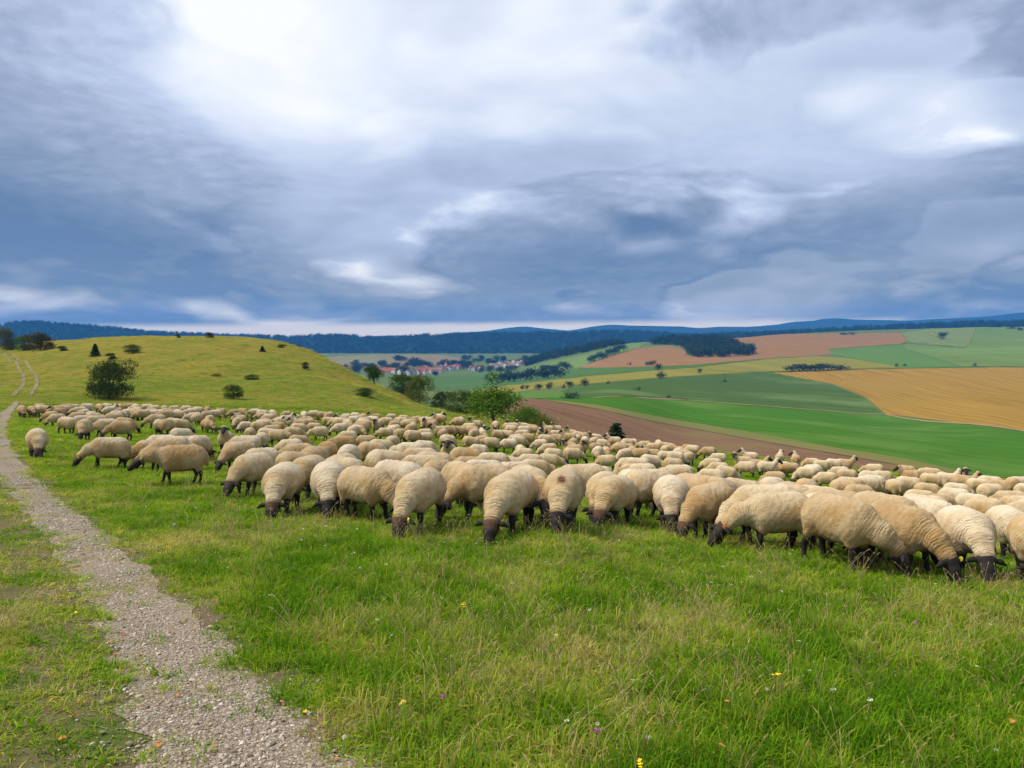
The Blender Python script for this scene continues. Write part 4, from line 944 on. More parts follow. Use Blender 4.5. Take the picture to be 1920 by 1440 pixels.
def sheep_meshes(pose, hf=.0115, hb=.0105):
    q = POSES[pose]; n0 = np.array((.24, 0, .50)); n1, n2, hd = np.array(q['n1']), np.array(q['n2']), np.array(q['hd']); hd = hd / np.linalg.norm(hd)
    up = n2[2] > .6
    fle = [((-.25, 0, .495), (.16, 0, .485), .224, .212), ((-.34, 0, .50), (-.28, 0, .48), .17, .195), ((.19, 0, .46), (.21, 0, .44), .19, .185),
           ((-.1, 0, .44), (.08, 0, .43), .195, .195),
           (n0, n1, .168, .118 if not up else .12), (n1, n2, .116, .080), (n2, n2 + hd * .035, .076, .066)]
    for s in (-1, 1):
        fle += [((-.31, s * .105, .46), (-.345, s * .12, .30), .128, .064), ((.20, s * .11, .42), (.21, s * .105, .28), .10, .058)]
    fle += [((-.485, 0, .55), (-.52, 0, .36), .038, .026, .04)]
    ax = [n0, n1, n2]; seg = np.linalg.norm(n1 - n0)
    def wr(g):
        d = np.zeros(g.shape[:3], np.float32)
        t1 = ((g - n0) @ (n1 - n0)) / seg ** 2; t2 = ((g - n1) @ (n2 - n1)) / np.linalg.norm(n2 - n1) ** 2
        s_ = np.where(t2 > 0, seg + t2 * np.linalg.norm(n2 - n1), t1 * seg)
        mk = np.clip((s_ + .02) / .10, 0, 1) * np.clip((.42 - s_) / .06, 0, 1)
        wob = .5 * np.sin(g[..., 1] * 26 + 1) + .35 * np.sin(g[..., 2] * 31) 
        d += .0016 * mk * np.sin(s_ * 6.283 / .052 + wob * 2.2) * (0.55 + .45 * np.sin(g[..., 1] * 17 + s_ * 23))
        x, y, z = g[..., 0], g[..., 1], g[..., 2]
        d += .0042 * np.sin(x * 31 + 2 * np.sin(z * 19)) * np.sin(y * 37 + 1.3 * np.sin(x * 23)) + .0022 * np.sin(x * 67 + y * 51) * np.sin(z * 59 + y * 13)
        return d
    lo = (-.70, min(-.30, n2[1] - .2), .15 if not up else .2); hi = (max(.55, n2[0] + .2), max(.30, n2[1] + .2), max(.78, n2[2] + .15))
    lo = (lo[0], lo[1], min(lo[2], n2[2] - .2))
    V, Q = build(fle, .055, lo, hi, hf, wr)
    me = mesh('fleece_' + pose, V, Q)
    t1 = ((V - n0) @ (n1 - n0)) / seg ** 2; t2 = ((V - n1) @ (n2 - n1)) / np.linalg.norm(n2 - n1) ** 2
    s_ = np.where(t2 > 0, seg + t2 * np.linalg.norm(n2 - n1), t1 * seg); fattr(me, 'neck', s_)
    # body: legs, head, ears, one surface through the trunk inside the fleece
    h0 = n2 + hd * .05; side = np.cross((0, 0, 1), hd); side /= np.linalg.norm(side); upv = np.cross(hd, side)
    h1 = h0 + hd * .10; h2 = h0 + hd * .205 - upv * .008; h3 = h0 + hd * .255 - upv * .012
    bod = [((-.27, 0, .48), (.17, 0, .47), .15, .14), (n0, n1, .10, .075), (n1, n2, .075, .06), (n2, h0, .066, .076), (h0, h1, .080, .069), (h1, h2, .067, .049), (h2, h3, .048, .040)]
    for s in (-1, 1):
        e0 = h0 + side * s * .055 + upv * .022; e1 = h0 + side * s * .125 + upv * .004 + np.array((0, 0, -.006)); e2 = h0 + side * s * .180 - upv * .020 + np.array((0, 0, -.028))
        bod += [(e0, e1, .021, .029, .018), (e1, e2, .029, .012, .012)]
    st = STEP[pose]
    for s, a, b in ((1, st[0], st[2]), (-1, st[1], st[3])):
        bod += [((.20, s * .10, .40), (.21 + a * .5, s * .098, .19), .06, .034, .03), ((.21 + a * .5, s * .098, .19), (.205 + a, s * .098, .065), .033, .025, .02), ((.205 + a, s * .098, .065), (.225 + a, s * .098, .018), .027, .036, .015)]
        bod += [((-.33, s * .11, .42), (-.31 + b * .3, s * .112, .30), .08, .048, .03), ((-.31 + b * .3, s * .112, .30), (-.375 + b * .7, s * .11, .195), .048, .033, .025), ((-.375 + b * .7, s * .11, .195), (-.35 + b, s * .108, .065), .032, .026, .02), ((-.35 + b, s * .108, .065), (-.33 + b, s * .108, .018), .027, .036, .015)]
    pts = np.array([h3, h0, n2])
    lo = (-.62, min(-.26, pts[:, 1].min() - .24), -.03); hi = (max(.5, pts[:, 0].max() + .12), max(.26, pts[:, 1].max() + .24), max(.66, pts[:, 2].max() + .14))
    V, Q = build(bod, .03, lo, hi, hb)
    mb = mesh('sheep_' + pose, V, Q)
    dd = (V - h0) @ hd; uu = (V - h0) @ upv; near = np.linalg.norm(V - h0 - hd * .05, axis=1) < .16
    fattr(mb, 'poll', np.where(near, np.clip((.11 - dd) / .09, 0, 1) * np.clip((uu + .02) / .05, 0, 1) * (np.abs((V - h0) @ side) < .075), 0))
    fattr(mb, 'hoof', np.clip((.05 - V[:, 2]) / .02, 0, 1))
    tag = h0 + side * .125 + upv * .040
    return mb, me, tag
# wool
def wool_mat(name, mark=None, tone=None):
    m, t = new_mat(name); tcv = t.n('ShaderNodeTexCoord').outputs['Object']; oi = t.n('ShaderNodeObjectInfo')
    rnd = oi.outputs['Random']; sx = t.n('ShaderNodeSeparateXYZ', None, [tcv])
    tv_ = t.vm('ADD', tcv, t.n('ShaderNodeCombineXYZ', None, [t.m('MULTIPLY', rnd, 91.), t.m('MULTIPLY', rnd, 37.), 0.]).outputs[0])
    n1 = t.noise(tv_, 3.2, 4, .6); n2 = t.noise(tv_, 22., 4, .65); n3 = t.noise(tv_, 75., 3, .7)
    tn = rnd if tone is None else t.m('ADD', t.m('MULTIPLY', rnd, .001), tone)
    base = t.ramp(tn, [(0, (.42, .27, .115)), (.22, (.53, .37, .18)), (.55, (.61, .46, .25)), (.8, (.68, .545, .325)), (1, (.76, .67, .50))])
    col = t.mix(t.ss(n1, .34, .68), t.mix(.55, base, (.42, .25, .085)), t.mix(.35, base, (.72, .60, .40)))
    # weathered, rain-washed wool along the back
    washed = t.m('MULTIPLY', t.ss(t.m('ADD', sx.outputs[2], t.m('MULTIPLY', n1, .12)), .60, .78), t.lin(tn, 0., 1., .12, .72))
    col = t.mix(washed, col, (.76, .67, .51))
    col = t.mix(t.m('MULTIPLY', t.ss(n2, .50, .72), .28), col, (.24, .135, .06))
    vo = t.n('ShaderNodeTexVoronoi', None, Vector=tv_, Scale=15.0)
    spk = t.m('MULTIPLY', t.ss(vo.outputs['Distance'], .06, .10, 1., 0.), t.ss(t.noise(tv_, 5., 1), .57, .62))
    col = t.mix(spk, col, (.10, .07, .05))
    # fleece colour darker towards the belly and hem
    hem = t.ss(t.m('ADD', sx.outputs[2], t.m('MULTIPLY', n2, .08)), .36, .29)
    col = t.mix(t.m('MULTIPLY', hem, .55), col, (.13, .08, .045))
    if mark:
        d = t.n('ShaderNodeVectorMath', {'operation': 'DISTANCE'}, [t.vm('MULTIPLY', tcv, (1, 1.5, 1)), mark]).outputs['Value']
        col = t.mix(t.ss(t.m('ADD', d, t.m('MULTIPLY', n2, .11)), .15, .09, 0., .9), col, (.17, .055, .04))
    nk = t.n('ShaderNodeAttribute', {'attribute_name': 'neck'}).outputs['Fac']
    wob = t.noise(tv_, 9., 3, .6)
    wv = t.m('SINE', t.m('ADD', t.m('MULTIPLY', nk, 6.283 / .033), t.m('MULTIPLY', wob, 17.)))
    msk = t.m('MULTIPLY', t.ss(nk, -.03, .09), t.m('ADD', .25, t.ss(wob, .42, .62)))
    H = t.m('ADD', t.m('ADD', t.m('MULTIPLY', n2, .9), t.m('MULTIPLY', n3, .55)), t.m('MULTIPLY', t.m('MULTIPLY', wv, msk), .17))
    finish(t, col, 1.0, H, .9, .027, spec=.02, sheen=.35)
    return m
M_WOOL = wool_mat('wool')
M_SKIN, t = new_mat('black_face_and_legs')
pl_ = t.n('ShaderNodeAttribute', {'attribute_name': 'poll'}).outputs['Fac']; hf_ = t.n('ShaderNodeAttribute', {'attribute_name': 'hoof'}).outputs['Fac']
rd = t.n('ShaderNodeObjectInfo').outputs['Random']; nz_ = t.noise(t.n('ShaderNodeTexCoord').outputs['Object'], 30., 4, .6)
c_ = t.mix(nz_, (.010, .009, .009), (.035, .028, .024))
c_ = t.mix(t.m('MULTIPLY', t.m('MULTIPLY', pl_, t.ss(rd, .25, .7)), t.lin(nz_, .3, .7, .3, .8)), c_, (.19, .095, .045))
c_ = t.mix(hf_, c_, (.05, .04, .03))
finish(t, c_, .75, nz_, .4, .006, spec=.25)
M_TAGY = flat('ear_tag_yellow', (.85, .70, .08), .4, .4, .03); M_TAGO = flat('ear_tag_orange', (.80, .25, .04), .4, .4, .03)
SM = {}
for ps in POSES:
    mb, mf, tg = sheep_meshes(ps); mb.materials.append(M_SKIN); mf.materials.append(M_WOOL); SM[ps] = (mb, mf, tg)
tgv, tgf = tube([(0, -.004, 0), (0, .004, 0)], [.022, .022], 10); tgf = [tgf, np.array([list(range(9, -1, -1)), list(range(10, 20))])]
TAGM = mesh('ear_tag', tgv, tgf, False)

# every sheep: column of the barrel, row of the back, heading (0 faces the camera, 90 faces right), pose, label if it stands out
FL = [
 (66,803,2,'g','lone grazing sheep facing the camera beside the gravel path'),
 (197,818,-84,'g','leftmost sheep of the near group, grazing left with a pale ear tag',1),
 (278,823,-62,'gr','sheep with its head hidden behind the brown ear-tagged sheep'),
 (298,814,-88,'g','sheep whose back shows behind the leftmost near sheep'),
 (345,816,-100,'g','sheep behind the brown ear-tagged sheep, only its back showing'),
 (374,815,150,'g','sheep turned away right behind the brown ear-tagged sheep'),
 (332,832,-88,'m','brown sheep standing broadside with lowered head and yellow ear tag',1),
 (466,848,-38,'g','front row sheep with spread black ears, facing front-left beside the open grass'),
 (443,826,-48,'g','sheep grazing behind the left front row sheep, brown face showing'),
 (482,838,-50,'g','sheep with long pale back squeezed behind the left front row sheep'),
 (528,868,-14,'g','front row sheep with wrinkled neck, second of the front row'),
 (617,865,-2,'g','front row sheep grazing straight at the camera with strongly ringed neck'),
 (690,873,48,'g','front row sheep bending down to the right behind its tagged neighbour'),
 (787,880,-24,'g','front row sheep with brown-black head and bright yellow ear tag',1),
 (866,865,30,'g','golden front row sheep bending right, head near the woolly-faced sheep'),
 (958,883,-22,'g','front row sheep with woolly pale face grazing toward the camera'),
 (1052,878,-6,'g','front row sheep with a dark red-brown mark on its neck'),
 (1146,890,-17,'g','front row sheep right of the red-marked one, head turned down left'),
 (1128,884,-10,'g','sheep directly behind the one right of the red-marked sheep'),
 (1192,880,30,'g','sheep with narrow hanging neck left of the white-backed sheep'),
 (1259,893,1,'g','white-backed front row sheep grazing straight toward the camera'),
 (1330,905,-36,'g','small golden front row sheep nosing left beside the big orange-tagged one'),
 (1456,921,-70,'f','big front row sheep with heavy neck folds and orange ear tag',2),
 (1560,926,36,'g','big front row sheep bending right with black legs clear of the grass'),
 (1694,943,55,'g','brownish front row sheep stretching down right with yellow ear tag',1),
 (1812,951,22,'g','pale speckled front row sheep with shaggy head at the right'),
 (1896,950,16,'g','whitish front row sheep behind the shaggy-headed one'),
 (1946,965,5,'g','sheep cut off by the right edge of the picture'),
]
AUTO = """41,760,0 63,761,20 80,760,90 104,760,-80 109,764,-90u 137,757,-90 148,762,-80 161,756,-80 187,757,30 205,756,60 219,757,0 238,756,-80 257,757,30 272,757,-80 290,759,-70 306,760,0
265,767,-90 105,775,-84 126,781,40 155,785,-10 150,778,-80 143,772,-80 177,773,100 176,778,-60 212,773,-82 195,784,-70 223,788,-84 233,782,80 290,776,-82 307,768,-70 299,785,172
325,760,-60 348,760,-90 359,764,-88 372,762,80 388,762,0 412,765,-88 437,767,-40 458,765,60 473,766,-80 492,768,90 513,768,30 490,773,-86 443,782,-24 391,778,-20 389,786,36 421,808,0u 460,790,-44 481,790,90 508,796,-80 553,777,-40 535,770,-85 587,769,-88 570,771,0 605,771,85 616,772,-30 560,793,100 550,800,100 598,799,-88 590,792,80 468,801,172 500,802,80 523,804,60 490,810,165 427,813,-82 460,815,-84 542,822,-84 560,815,100 558,830,-66 590,835,165 608,826,175 338,785,92 325,783,100 311,785,150 339,802,100 325,816,84 308,822,-60 555,845,104
640,783,-84 648,775,-90 667,773,80 682,775,30 703,775,-90u 732,775,-84 757,778,90 723,782,-84 755,782,100 738,788,-70 780,780,-88 798,780,88 825,778,-88u 858,782,-90 890,787,-90u 775,790,0 808,787,-90u 823,797,-90u 843,797,-84 887,803,-20 905,802,0u 862,800,90 672,796,36 678,788,-80 720,801,-88 750,803,150 773,806,100 795,803,-90 737,816,160 683,815,-84 650,807,-82 715,823,112 641,816,-84 655,832,165 697,828,95 703,842,110 657,850,-24 783,851,-80 780,838,-84 767,828,-92 797,825,100 840,832,0u 882,839,90 825,848,95 863,853,-80 887,861,-60 893,832,-90 882,818,90 838,815,120
918,847,-84 947,853,80 990,850,-80 955,864,-64 1003,860,104 1030,850,100 1038,840,95 980,839,-84 1075,839,112 1113,872,-84 1137,852,-86 1175,857,-74 1188,868,-74 917,819,-84 952,822,-86 973,817,95 1012,823,-84 1040,813,-96u 1065,811,-90u 1090,829,-14u 1066,829,-70u 1112,815,-66u 1130,823,60 1150,818,-84u 1162,831,-86 1178,822,95
893,788,-90 930,789,20 960,792,-90u 978,792,-86u 997,795,100 958,797,80 979,798,-80 1027,797,-90u 1045,797,-80u 1065,798,-90u 1081,804,-84 1100,807,90 906,803,10 927,804,-84u 952,806,-90 972,807,86 990,812,95 1013,807,-24u 1118,812,90 884,798,-88
1182,822,-90 1208,826,-90 1243,828,92 1175,831,-80 1222,841,-90u 1250,845,100 1268,846,95 1297,834,-84 1327,837,-86 1220,852,102 1263,858,96 1193,857,-84 1200,868,-84 1345,849,-90 1333,858,-84 1345,866,-88 1361,873,84 1398,864,-94 1268,870,-84 1257,874,-66 1330,878,-92 1315,895,155 1390,897,102 1405,847,-90u 1393,855,-80u 1424,861,88u 1438,864,92u 1462,849,176u 1465,865,-64 1450,883,-76 1448,893,170 1492,852,182u 1520,858,-82 1542,862,100 1565,860,92 1585,860,88u 1638,869,-92 1478,866,-76 1523,870,-90 1513,874,-84 1573,874,-84 1590,879,102 1548,884,-92 1512,896,188 1587,901,92 1610,907,104 1597,892,100 1627,894,112 1640,890,100 1635,882,92 1657,882,112 1707,881,-90u 1702,872,92 1679,897,195 1707,893,102 1745,887,100 1740,878,90 1741,905,102 1733,918,84 1740,927,74 1747,933,64 1540,910,66 1515,915,84 1648,932,64 1629,937,66
1797,905,92 1793,915,84 1750,887,120 1776,886,88u 1748,877,92 1808,884,0u 1812,890,90u 1860,892,92 1898,894,176 1862,906,130 1893,919,-84 1907,928,-84 1862,937,74 1925,905,90 1935,935,-80 1880,899,-85 1838,897,95 1910,893,-60 1830,925,80
575,853,-20 640,856,30 745,862,60 826,862,-30 915,868,-60 1010,872,20 1085,868,-70 1232,882,-40 1300,893,60 1385,905,-80 1490,905,30 1760,925,-30 1845,935,60"""
LABEL_SHEEP = {}
sheep_list = []
for e in FL:
    sheep_list.append(dict(px=e[0], py=e[1], h=e[2], pose=e[3], label=e[4], tag=e[5] if len(e) > 5 else 0))
for tk in AUTO.split():
    a_, b_, c_ = tk.split(','); u_ = c_.endswith('u'); h_ = float(c_.rstrip('u'))
    ps = random.choice(('u', 'u', 'ul')) if u_ else random.choice(('g', 'g', 'gl', 'gr', 'f', 'g'))
    sheep_list.append(dict(px=float(a_), py=float(b_), h=h_ + random.uniform(-9, 9), pose=ps, label=None, tag=0))
print('SHEEP', len(sheep_list))
def place_sheep(d):
    s = d['s']; g = hit(d['px'], d['py'], lift=.715 * s, ymin=5.5, ymax=72)
    return g
for d in sheep_list:
    d['s'] = random.uniform(.92, 1.03) if not d['label'] else .95
    g = place_sheep(d); d['x'], d['y'] = g[0], g[1]; d['hv'] = d['h']; d['h'] -= math.degrees(math.atan2(g[0], g[1]))     # heading as seen from the path
# ease apart those that stand into one another
SX = np.array([[d['x'], d['y']] for d in sheep_list]); HD = np.radians([d['h'] for d in sheep_list]); FW = np.stack([np.sin(HD), -np.cos(HD)], -1)
OFFS = (-.28, -.07, .14, .36)
VD = SX / np.linalg.norm(SX, axis=1)[:, None]
SX0 = SX.copy(); FIX = np.array([0.0 if d['label'] else 1.0 for d in sheep_list])
for it in range(60):
    mv = np.zeros_like(SX)
    Cc = np.stack([SX + FW * o_ for o_ in OFFS], 1)                       # n,4,2
    D = SX[:, None] - SX[None]; near = np.argwhere((np.hypot(D[..., 0], D[..., 1]) < 1.5) & (np.arange(len(SX))[:, None] < np.arange(len(SX))[None]))
    for i, j in near:
        dd = Cc[i][:, None] - Cc[j][None]; L = np.hypot(dd[..., 0], dd[..., 1]); k = np.unravel_index(L.argmin(), L.shape); l = L[k]
        if l < .44:
            v = dd[k] / (l + 1e-6); v = v * (.44 - l) * .5
            mv[i] += v * FIX[i]; mv[j] -= v * FIX[j]
    # mostly along the sight line, so that each stays where it is seen
    al = np.maximum((mv * VD).sum(1), np.where(SX0[:, 1] < 24, 0, -9))[:, None] * VD; mv = al + (mv - (mv * VD).sum(1)[:, None] * VD); SX += al * .6 + (mv - al) * .35
    dv = SX - SX0; dl = np.linalg.norm(dv, axis=1) + 1e-9; mx = np.where(FIX < .5, 0.0, .45 + .018 * SX0[:, 1]); SX = SX0 + dv * np.minimum(1, mx / dl)[:, None]
for d, q in zip(sheep_list, SX): d['x'], d['y'] = float(q[0]), float(q[1])
XB = [(-99, 130, 'near the path bend'), (130, 285, 'below the large dark bush'), (285, 400, 'right of the large dark bush'), (400, 500, 'below the small hillside shrub'), (500, 620, 'below the middle of the hill'),
      (620, 740, 'below the right hill shoulder'), (740, 850, 'below the two bushy trees'), (850, 960, 'by the bright young tree'), (960, 1090, 'below the pale green bushes'), (1090, 1210, 'by the small spruce'),
      (1210, 1350, 'below the ploughed field'), (1350, 1500, 'below the green field'), (1500, 1650, 'below the stubble corner'), (1650, 1790, 'below the stubble field'), (1790, 2100, 'at the right edge')]
YB = [(0, 17, 'second ranks'), (17, 30, 'middle ranks'), (30, 44, 'rear ranks'), (44, 99, 'hindmost line')]
for xa, xb, xn in XB:
    for ya, yb, yn in YB:
        z = sorted([d for d in sheep_list if not d['label'] and xa <= d['px'] < xb and ya <= d['y'] < yb], key=lambda d: d['px'])
        for i, d in enumerate(z):
            h = (d['hv'] + 180) % 360 - 180
            fc = 'camera-facing' if abs(h) < 45 else 'turned-away' if abs(h) > 135 else 'right-facing' if h > 0 else 'left-facing'
            d['label'] = '%s %s sheep, %s from left %s, %s' % (fc, 'head-up' if d['pose'][0] == 'u' else 'grazing', ORD[i] if len(z) > 1 else 'only one', xn, yn)
            if len(z) == 1: d['label'] = '%s %s sheep %s, alone in the %s' % (fc, 'head-up' if d['pose'][0] == 'u' else 'grazing', xn, yn)
# the animals beyond the 300 that show largest
RX, RY, RH = [], [], []
occ = [tuple(q) for q in SX]
while len(RX) < 110:
    pxr = random.uniform(30, 1330); Yr = random.uniform(34, 56)
    ymx = np.interp(pxr, [0, 300, 700, 900, 1100, 1330], [52, 57, 58, 55, 52, 46]); ymn = np.interp(pxr, [0, 300, 700, 1000, 1330], [44, 44, 38, 34, 32])
    if not ymn < Yr < ymx: continue
    g = at(pxr, Yr)
    if min((g[0] - a_) ** 2 + (g[1] - b_) ** 2 for a_, b_ in occ) < .95: continue
    occ.append((g[0], g[1])); RX.append(g[0]); RY.append(g[1]); RH.append(random.choice((-85, -85, 90, 20, -30, 160)) + random.uniform(-25, 25))
FPROT = []
for ps in ('g', 'gl', 'f', 'u'):
    va, fa = [], []; o_ = 0; mi = []
    for k_, me_ in enumerate(SM[ps][:2]):
        v_ = np.empty(len(me_.vertices) * 3, np.float32); me_.vertices.foreach_get('co', v_)
        f_ = np.empty(len(me_.loops), np.int32); me_.loops.foreach_get('vertex_index', f_)
        va.append(v_.reshape(-1, 3)); fa.append(f_.reshape(-1, 4) + o_); o_ += len(me_.vertices); mi += [k_] * len(me_.polygons)
    m_ = mesh('far_sheep', np.concatenate(va), np.concatenate(fa)); m_.materials.append(M_SKIN); m_.materials.append(M_WOOL)
    m_.polygons.foreach_set('material_index', np.array(mi, np.int32)); FPROT.append((m_, None))
RX, RY, RH = map(np.array, (RX, RY, RH)); k_ = np.array([random.uniform(.88, 1.0) for _ in RX])
scatter('far_flock', FPROT, np.stack([RX, RY, hz(RX, RY) - .01], -1), np.stack([0 * RX, 0 * RX, np.radians(RH - 90)], -1), np.stack([k_ * .9, k_ * 1.05, k_], -1), rng.choice([0, 0, 0, 1, 1, 2, 2, 3], len(RX)), rng.random(len(RX)), 'rest of the flock grazing far back, too many to single out', 'flock')
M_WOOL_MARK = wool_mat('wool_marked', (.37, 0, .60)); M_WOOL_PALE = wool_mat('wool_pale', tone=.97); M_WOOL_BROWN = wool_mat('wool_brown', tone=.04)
for d in sheep_list:
    mb, mf, tg = SM[d['pose']]
    z = float(hz(d['x'], d['y'])); s = d['s']
    fx, fy = math.sin(R(d['h'])), -math.cos(R(d['h']))
    sl = float(hz(d['x'] + fx * .35, d['y'] + fy * .35) - hz(d['x'] - fx * .35, d['y'] - fy * .35)) / .7
    sr = float(hz(d['x'] - fy * .1, d['y'] + fx * .1) - hz(d['x'] + fy * .1, d['y'] - fx * .1)) / .2
    o = bpy.data.objects.new('sheep', mb); COL.objects.link(o)
    o.location = (d['x'], d['y'], z - .012); o.rotation_euler = (math.atan(sr) * .5, -math.atan(sl), R(d['h'] - 90))
    o.scale = (s * random.uniform(.80, .90), s * random.uniform(1.0, 1.12), s)
    setp(o, d['label'], 'sheep', 'grazing flock of black-faced sheep')
    f = bpy.data.objects.new('fleece', mf); COL.objects.link(f); f.parent = o
    if 'red-brown mark' in d['label']: f.material_slots[0].link = 'OBJECT'; f.material_slots[0].material = M_WOOL_MARK
    wm = M_WOOL_PALE if any(w in d['label'] for w in ('white-backed', 'whitish', 'pale speckled')) else M_WOOL_BROWN if any(w in d['label'] for w in ('brown sheep', 'brownish')) else None
    if wm: f.material_slots[0].link = 'OBJECT'; f.material_slots[0].material = wm
    if d['tag']:
        e = bpy.data.objects.new('ear_tag', matted(TAGM, M_TAGY if d['tag'] == 1 else M_TAGO)); COL.objects.link(e); e.parent = o
        e.location = tg; e.rotation_euler = (0, 0, R(90) if False else 0); e.scale = (1.15, 1.6, 1.15)

# ------------------------------------------------------------------ grass
def pnoise(X, Y, wl, seed):
    rs = np.random.default_rng(seed); v = 0
    for i in range(7):
        a = rs.uniform(0, 6.28); f = 6.283 / (wl * rs.uniform(.6, 1.7)); v = v + np.sin((X * math.cos(a) + Y * math.sin(a)) * f + rs.uniform(0, 6.28))
    return v / 7 * 1.9
def tuft(name, n, rad, h, wd, lean, seed, hvar=.45):
    rs = np.random.default_rng(seed)
    a = rs.uniform(0, 6.28, n); r = rad * np.sqrt(rs.random(n)); b = np.stack([r * np.cos(a), r * np.sin(a), 0 * r], -1)
    L = h * (1 - hvar + 2 * hvar * rs.random(n)) ; la = a + rs.normal(0, 1.1, n); ln = np.abs(rs.normal(lean, lean * .6, n)).clip(0, 1.6)
    d = np.stack([np.cos(la), np.sin(la), 0 * la], -1); side = np.stack([-np.sin(la + rs.normal(0, .6, n)), np.cos(la), 0 * la], -1)
    Vs = []; ts = (0, .4, .75, 1.0); ws = (1.0, .85, .5, 0)
    for t_, w in zip(ts, ws):
        th = ln * t_ ** 1.2
        c = b + (d * np.sin(th)[:, None] + np.array([0, 0, 1]) * np.cos(th)[:, None] * np.where(t_ > 0, 1, 0)) * (L * t_)[:, None]
        c[:, 2] -= .012
        if w: Vs += [c - side * wd * w * .5, c + side * wd * w * .5]
        else: Vs += [c]
    V = np.stack(Vs, 1); n7 = V.shape[1]; base = (np.arange(n) * n7)[:, None]
    q = np.concatenate([base + np.array([[0, 1, 3, 2]]), base + np.array([[2, 3, 5, 4]])]); tr = base + np.array([[4, 5, 6]])
    return mesh(name, V.reshape(-1, 3), [q, tr], True)
def stalk(name, n, h, seed):
    rs = np.random.default_rng(seed); parts = []
    for i in range(n):
        a = rs.uniform(0, 6.28); b = np.array([rs.normal(0, .03), rs.normal(0, .03), -.02]); L = h * rs.uniform(.7, 1.2); d = np.array([math.cos(a), math.sin(a), 0]); le = rs.uniform(.15, 1.6)
        pts = [b, b + (d * le * .12 + np.array([0, 0, .5])) * L, b + (d * le * .45 + np.array([0, 0, .92])) * L]
        parts.append(tube(pts, [.0016, .0014, .001], 3))
        parts.append(tube([pts[-1], pts[-1] + (d * .06 * le + np.array([0, 0, .045])) * L * 1.4], [.0035, .001], 4))
    V, Fs = join(parts); return mesh(name, V, Fs, False)
def grass_mat(name, stops, tr=.55):
    m, t = new_mat(name)
    ti = t.n('ShaderNodeAttribute', {'attribute_type': 'INSTANCER', 'attribute_name': 'tint'}).outputs['Fac']
    g = t.n('ShaderNodeNewGeometry').outputs['Random Per Island']
    f = t.m('ADD', ti, t.m('MULTIPLY', t.m('SUBTRACT', g, .5), .62), clamp=True)
    col = t.ramp(f, stops); finish(t, col, .55, spec=.22, transl=t.scale(col, 1.15)); return m
M_GRASS = grass_mat('grass_blades', [(0, (.075, .19, .008)), (.3, (.16, .30, .012)), (.55, (.26, .37, .022)), (.78, (.40, .40, .055)), (1, (.56, .47, .14))])
M_STALK = grass_mat('dry_stalks', [(0, (.30, .27, .08)), (.5, (.46, .38, .16)), (1, (.55, .45, .24))], .4)
GP = []
for i in range(6): GP.append((tuft('tuft', 42, .10, .105, .0062, 1.05, 100 + i), M_GRASS))
for i in range(4): GP.append((tuft('turf', 48, .10, .055, .0056, 1.2, 120 + i), M_GRASS))
for i in range(3): GP.append((stalk('stalk', 4, .25, 140 + i), M_STALK))
for i in range(2): GP.append((tuft('herb', 13, .05, .075, .020, 1.15, 150 + i), M_GRASS))
for i in range(3): GP.append((tuft('thatch', 22, .11, .10, .0036, 1.45, 160 + i, .3), M_STALK))      # fallen dry blades
BANDS = [(1.7, 5, 230, 1.0, 1.0), (5, 9, 150, 1.05, 1.0), (9, 14, 85, 1.2, 1.0), (14, 24, 38, 1.6, 1.05), (24, 40, 15, 2.2, 1.1), (40, 72, 6, 3.0, 1.2), (72, 120, 1.8, 4.0, 1.0), (120, 230, .45, 6.0, 1.0)]
AX, AY, AS, AZ = [], [], [], []
for r0, r1, den, sc, sz in BANDS:
    n = int(den * .665 * (r1 * r1 - r0 * r0)); r = np.sqrt(rng.uniform(r0 * r0, r1 * r1, n)); ph = rng.uniform(-.665, .665, n)
    AX.append(r * np.sin(ph)); AY.append(r * np.cos(ph)); AS.append(np.full(n, sc)); AZ.append(np.full(n, sz))
X, Y, sc, sz = map(np.concatenate, (AX, AY, AS, AZ)); rr = np.hypot(X, Y)
pd, side = path_dist(X, Y)
pd = pd + .13 * pnoise(X, Y, .45, 3) + .14 * pnoise(X, Y, 1.6, 4)
dryn = .5 + .5 * pnoise(X, Y, 2.6, 5) * .55 + .28 * pnoise(X, Y, .7, 6)
lush = .5 + .5 * pnoise(X, Y, 1.5, 8)
leftv = (side < 0) & (pd < 1.6) & (rr < 22)
keep = np.where(pd < 0, rng.random(len(X)) < np.where(pd > -.10, .30, .025), np.where(leftv, rng.random(len(X)) < (.5 + .4 * (lush > .6)), rng.random(len(X)) < np.clip(.6 + pd * 1.4, 0, 1)))
keep &= (hz(X, Y) > -24)
X, Y, sc, sz, rr, pd, dryn, lush, leftv = [q[keep] for q in (X, Y, sc, sz, rr, pd, dryn, lush, leftv)]
n = len(X); u = rng.random(n)
idx = rng.integers(0, 6, n)
short = (pd < .18) | leftv | (rng.random(n) < .30)
idx = np.where(short, rng.integers(6, 10, n), idx)
idx = np.where((u < .065 + .16 * (dryn > .50)) & (pd > .3) & (rr < 26), rng.integers(10, 13, n), idx)
idx = np.where((u > .965) & (rr < 9), rng.integers(13, 15, n), idx)
idx = np.where((u > .45) & (u < .45 + .04 + .13 * (dryn > .6)) & (rr < 14) & (pd > .1), rng.integers(15, 18, n), idx)
tint = np.clip(.25 + .85 * (dryn - .32) + .12 * leftv + .10 * (pd < .3) + rng.normal(0, .13, n) - .12 * (lush > .7), 0, 1)
tint = np.clip(tint + np.clip((rr - 55) / 60, 0, 1) * .22, 0, 1)
graz = 1 - .42 * np.clip((rr - 6.0) / 2.0, 0, 1)                     # cropped short where the flock stands
hs = sz * graz * rng.uniform(.75, 1.25, n) * np.where(lush > .6, 1.2, .95) * np.where(leftv, .85, 1)
st_ = idx >= 10
